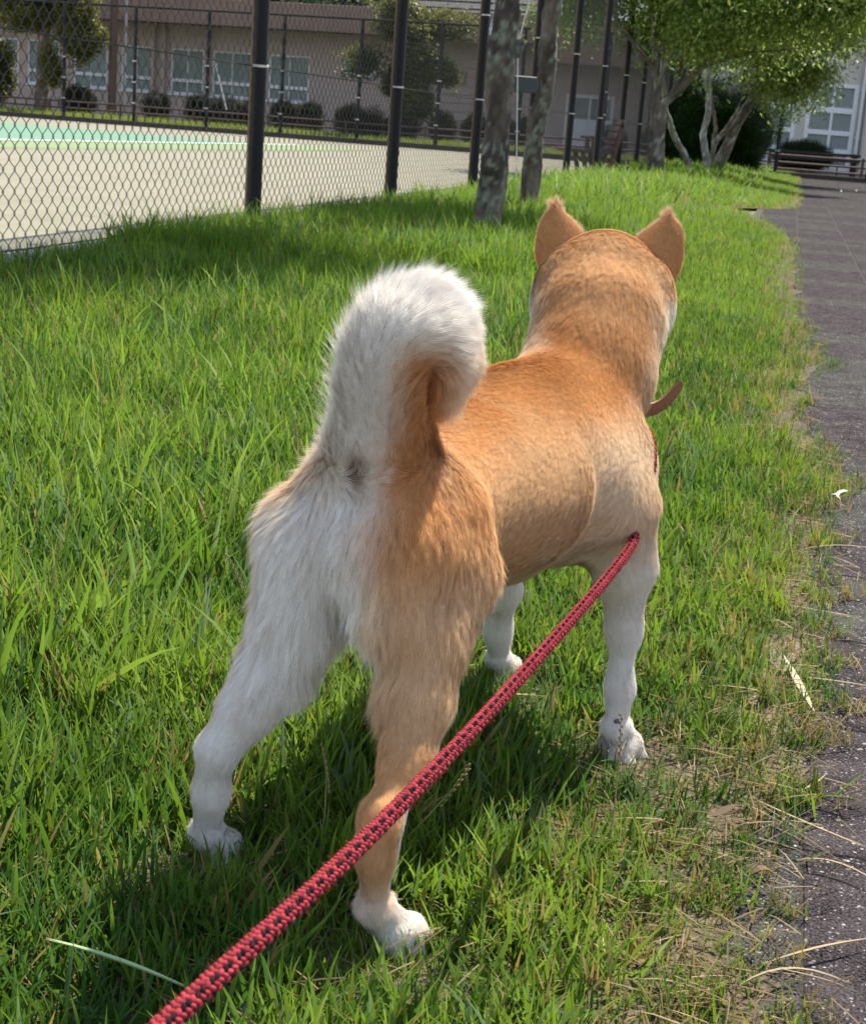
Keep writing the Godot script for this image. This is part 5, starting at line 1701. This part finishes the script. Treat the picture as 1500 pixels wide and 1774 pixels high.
	# ears: cupped triangular shells opening forward
	for sd in [-1.0, 1.0]:
		var e := Geo.new()
		var ef := PackedVector3Array()
		var el := PackedFloat32Array()
		var er := PackedFloat32Array()
		var rows := 14
		var cols := 15
		for side in 2:
			for i in rows + 1:
				var t := float(i) / rows
				var half := 0.034 * pow(1.0 - pow(t, 2.1), 0.62) * lerpf(0.85, 1.0, minf(t / 0.3, 1.0)) + 0.0005
				var ctr := Vector3(0.004 + 0.008 * t, sd * lerpf(0.034, 0.0575, t), lerpf(0.0, 0.075, t))
				for j in cols:
					var u := float(j) / (cols - 1) * 2.0 - 1.0
					var th := 0.0055 * (1.0 - u * u) * (1.0 - t * 0.7)
					var bow := -0.016 * (1.0 - u * u) * (1.0 - t * 0.5)
					# the ear's back faces rearward and outward
					var b: float = ctr.y + u * half * 0.94
					var a: float = ctr.x + bow + (th if side else -th) + u * sd * half * 0.30
					var p := head_point(a, b, ctr.z - absf(u) * 0.004)
					var nn := (HEAD_FWD * (1.0 if side else -1.0) + HEAD_RIGHT * u * 0.5 * (1.0 if side == 0 else -1.0)).normalized()
					e.col = Color(0.40, 0.19, 0.075).lerp(CREAM, 0.5) if side else TAN.lerp(ORANGE, 0.55) * (1.05 - 0.15 * t)
					e.add(p, nn)
					ef.append(Vector3(0, 1, 0) + HEAD_RIGHT * (sd * 0.25 + u * 0.7 * t))
					el.append(lerpf(0.014, 0.0028, minf(t * 1.3, 1.0)) if side == 0 else 0.012)
					er.append(0.25 if side == 0 else 0.6)
			var base := side * (rows + 1) * cols
			for i in rows:
				for j in cols - 1:
					var a := base + i * cols + j
					e.face(a, a + 1, a + cols + 1)
					e.face(a, a + cols + 1, a + cols)
		e.smooth(0)
		var ear := obj("ear", e.mesh(), M.skin, d)
		scatter("ear_fur", strand, M.fur, grow(e, ef, el, er, 600000.0, 0.0004, 510 + int(sd)), ear)
	# face, seen only from the side
	var nose := Geo.new()
	nose.ball(head_point(0.128, 0, -0.036), Vector3(0.012, 0.009, 0.010), 6, 10)
	obj("nose", nose.mesh(), plain(0.015, 0.013, 0.013, 0.35), d)
	for sd in [-1.0, 1.0]:
		var eye := Geo.new()
		eye.ball(head_point(0.068, sd * 0.030, -0.002), Vector3(0.0085, 0.0075, 0.0085), 6, 10)
		obj("eye", eye.mesh(), plain(0.03, 0.014, 0.008, 0.1), d)
	var mouth := Geo.new()
	mouth.tube(PackedVector3Array([head_point(0.085, -0.026, -0.056), head_point(0.11, -0.016, -0.054), head_point(0.122, 0, -0.05), head_point(0.11, 0.016, -0.054), head_point(0.085, 0.026, -0.056)]), PackedFloat32Array([0.0015, 0.0025, 0.0025, 0.0025, 0.0015]), 6)
	obj("mouth", mouth.mesh(), plain(0.02, 0.015, 0.015, 0.5), d)
	# pads and claws of the right forepaw and hind paw
	var pads := Geo.new()
	pads.ball(Vector3(0.190, 0.009, -1.372), Vector3(0.011, 0.009, 0.008), 6, 10)
	pads.ball(Vector3(0.178, 0.007, -1.378), Vector3(0.007, 0.006, 0.007), 6, 10)
	obj("paw_pad", pads.mesh(), plain(0.018, 0.016, 0.018, 0.7), d)
	var dew := Geo.new()
	dew.ball(Vector3(0.1855, 0.0445, -1.366), Vector3(0.004, 0.003, 0.004), 6, 10)
	obj("wrist_pad", dew.mesh(), plain(0.07, 0.045, 0.04, 0.6), d)
	# collar worn under the neck fur, its loose end standing off at the right
	var co := thing("dog_collar", "brown leather collar end sticking out at the right of the dog's neck", "collar")
	var ring := Geo.new()
	var cc := Vector3(0.125, 0.335, -1.475)
	var ax := Vector3(0.30, 0.62, -0.72).normalized()
	var s1 := ax.cross(Vector3.UP).normalized()
	var s2 := ax.cross(s1)
	for k in 40:
		var a0 := TAU * k / 40.0
		var a1 := TAU * (k + 1) / 40.0
		var d0 := s1 * cos(a0) + s2 * sin(a0)
		var d1 := s1 * cos(a1) + s2 * sin(a1)
		for o in [0.056, 0.059]:
			var pp := [cc + d0 * o - ax * 0.009, cc + d1 * o - ax * 0.009, cc + d1 * o + ax * 0.009, cc + d0 * o + ax * 0.009]
			ring.quad(pp[0], pp[1], pp[2], pp[3], d0 if o > 0.057 else -d0)
	obj("strap", ring.mesh(), M.leather, co)
	var endp := []
	for k in 11:
		var t := k / 10.0
		endp.append(Vector3(0.190, 0.326, -1.478).lerp(Vector3(0.2305, 0.342, -1.50), t) + Vector3(0, 0.010 * t * t * t - 0.006 * sin(t * PI), 0))
	var tg := Geo.new()
	var across := Vector3(-0.25, 0.75, 0.35).normalized()
	for k in 10:
		var p: Vector3 = endp[k]
		var q: Vector3 = endp[k + 1]
		var dd := (q - p).normalized()
		var wv := (across - dd * across.dot(dd)).normalized()
		var nn := dd.cross(wv).normalized()
		var wa := 0.0068 * sqrt(clampf(1.0 - pow(k / 10.0, 14.0), 0.25, 1.0))
		var wb := 0.0068 * sqrt(clampf(1.0 - pow((k + 1) / 10.0, 14.0), 0.25, 1.0))
		for o in [-1.0, 1.0]:
			tg.quad(p - wv * wa + nn * o * 0.0013, p + wv * wa + nn * o * 0.0013, q + wv * wb + nn * o * 0.0013, q - wv * wb + nn * o * 0.0013, nn * o)
			tg.quad(p + wv * wa * o - nn * 0.0013, p + wv * wa * o + nn * 0.0013, q + wv * wb * o + nn * 0.0013, q + wv * wb * o - nn * 0.0013, wv * o)
	obj("strap_end", tg.mesh(), M.leather, co)

# ------------------------------------------------------------------ the leash
func leash() -> void:
	var o := thing("leash", "red and black braided rope leash running from the dog to the lower left", "leash")
	var cv := Curve3D.new()
	var pts := [Vector3(-0.175, 0.285, -0.20), Vector3(-0.081, 0.265, -0.488), Vector3(-0.019, 0.2490, -0.681), Vector3(0.063, 0.2370, -0.948), Vector3(0.170, 0.230, -1.305), Vector3(0.179, 0.247, -1.352), Vector3(0.190, 0.268, -1.381), Vector3(0.198, 0.292, -1.408), Vector3(0.192, 0.315, -1.435), Vector3(0.165, 0.325, -1.46)]
	for k in pts.size():
		var t: Vector3 = (pts[mini(k + 1, pts.size() - 1)] - pts[maxi(k - 1, 0)]) / 6.0
		cv.add_point(pts[k], -t, t)
	cv.bake_interval = 0.003
	var total := cv.get_baked_length()
	var core := Geo.new()
	var pp := PackedVector3Array()
	var rr := PackedFloat32Array()
	var n := 160
	for k in n + 1:
		pp.append(cv.sample_baked(total * k / n, true))
		rr.append(0.0030)
	core.tube(pp, rr, 12)
	obj("core", core.mesh(), plain(0.05, 0.02, 0.022, 0.95), o)
	var kg := Geo.new()
	kg.ball(Vector3.ZERO, Vector3(1, 1, 1), 6, 8)
	var kernel := kg.mesh()
	var rows := int(total / 0.0019)
	var buf := PackedFloat32Array()
	buf.resize(rows * 6 * 16)
	var fz := PackedFloat32Array()
	fz.resize(rows * 5 * 16)
	var r := RandomNumberGenerator.new()
	r.seed = 91
	var i := 0
	var nf := 0
	for row in rows:
		var at := total * (row + 0.5) / rows
		var p := cv.sample_baked(at, true)
		var d := (cv.sample_baked(minf(at + 0.004, total), true) - cv.sample_baked(maxf(at - 0.004, 0), true)).normalized()
		var s := d.cross(Vector3.UP).normalized()
		var u := s.cross(d)
		for c in 10:
			if (c + row) % 2 == 1: continue
			var a := TAU * c / 10.0 + 0.5 + at * 1.1
			var out := s * cos(a) + u * sin(a)
			var side := d.cross(out)
			var sl := (0.5 if c % 2 else -0.5) + r.randfn(0, 0.12)
			var along := (d * cos(sl) + side * sin(sl)).normalized()
			var acr := out.cross(along)
			var black := (c % 5 == 0 and (row / 2) % 3 != 0) or (c % 5 == 3 and (row / 2) % 2 == 0)
			var col := Color(0.020, 0.013, 0.016) if black else Color(0.29, 0.042, 0.05)
			col = col * r.randf_range(0.75, 1.25)
			put(buf, i, acr * 0.00126, along * 0.0020, out * 0.0016, p + out * r.randf_range(0.0029, 0.0034), col)
			i += 1
		for c in 5:
			var a := r.randf() * TAU
			var out := s * cos(a) + u * sin(a)
			var dir := (out * r.randf_range(0.3, 1.0) + d * r.randfn(0, 0.8) + d.cross(out) * r.randfn(0, 0.6)).normalized()
			var x := dir.cross(out + Vector3(0.01, 0.02, 0.0)).normalized()
			var l := r.randf_range(0.001, 0.0045)
			put(fz, nf, x * 0.0002, dir * l, x.cross(dir) * l, p + out * 0.0042, (Color(0.50, 0.07, 0.08) if r.randf() < 0.75 else Color(0.10, 0.05, 0.05)))
			nf += 1
	buf.resize(i * 16)
	fz.resize(nf * 16)
	scatter("braid", kernel, tinted(0.95, 0.0, 0.1), buf, o)
	scatter("fuzz", strand_mesh(1), tinted(0.8, 0.5, 0.2), fz, o)
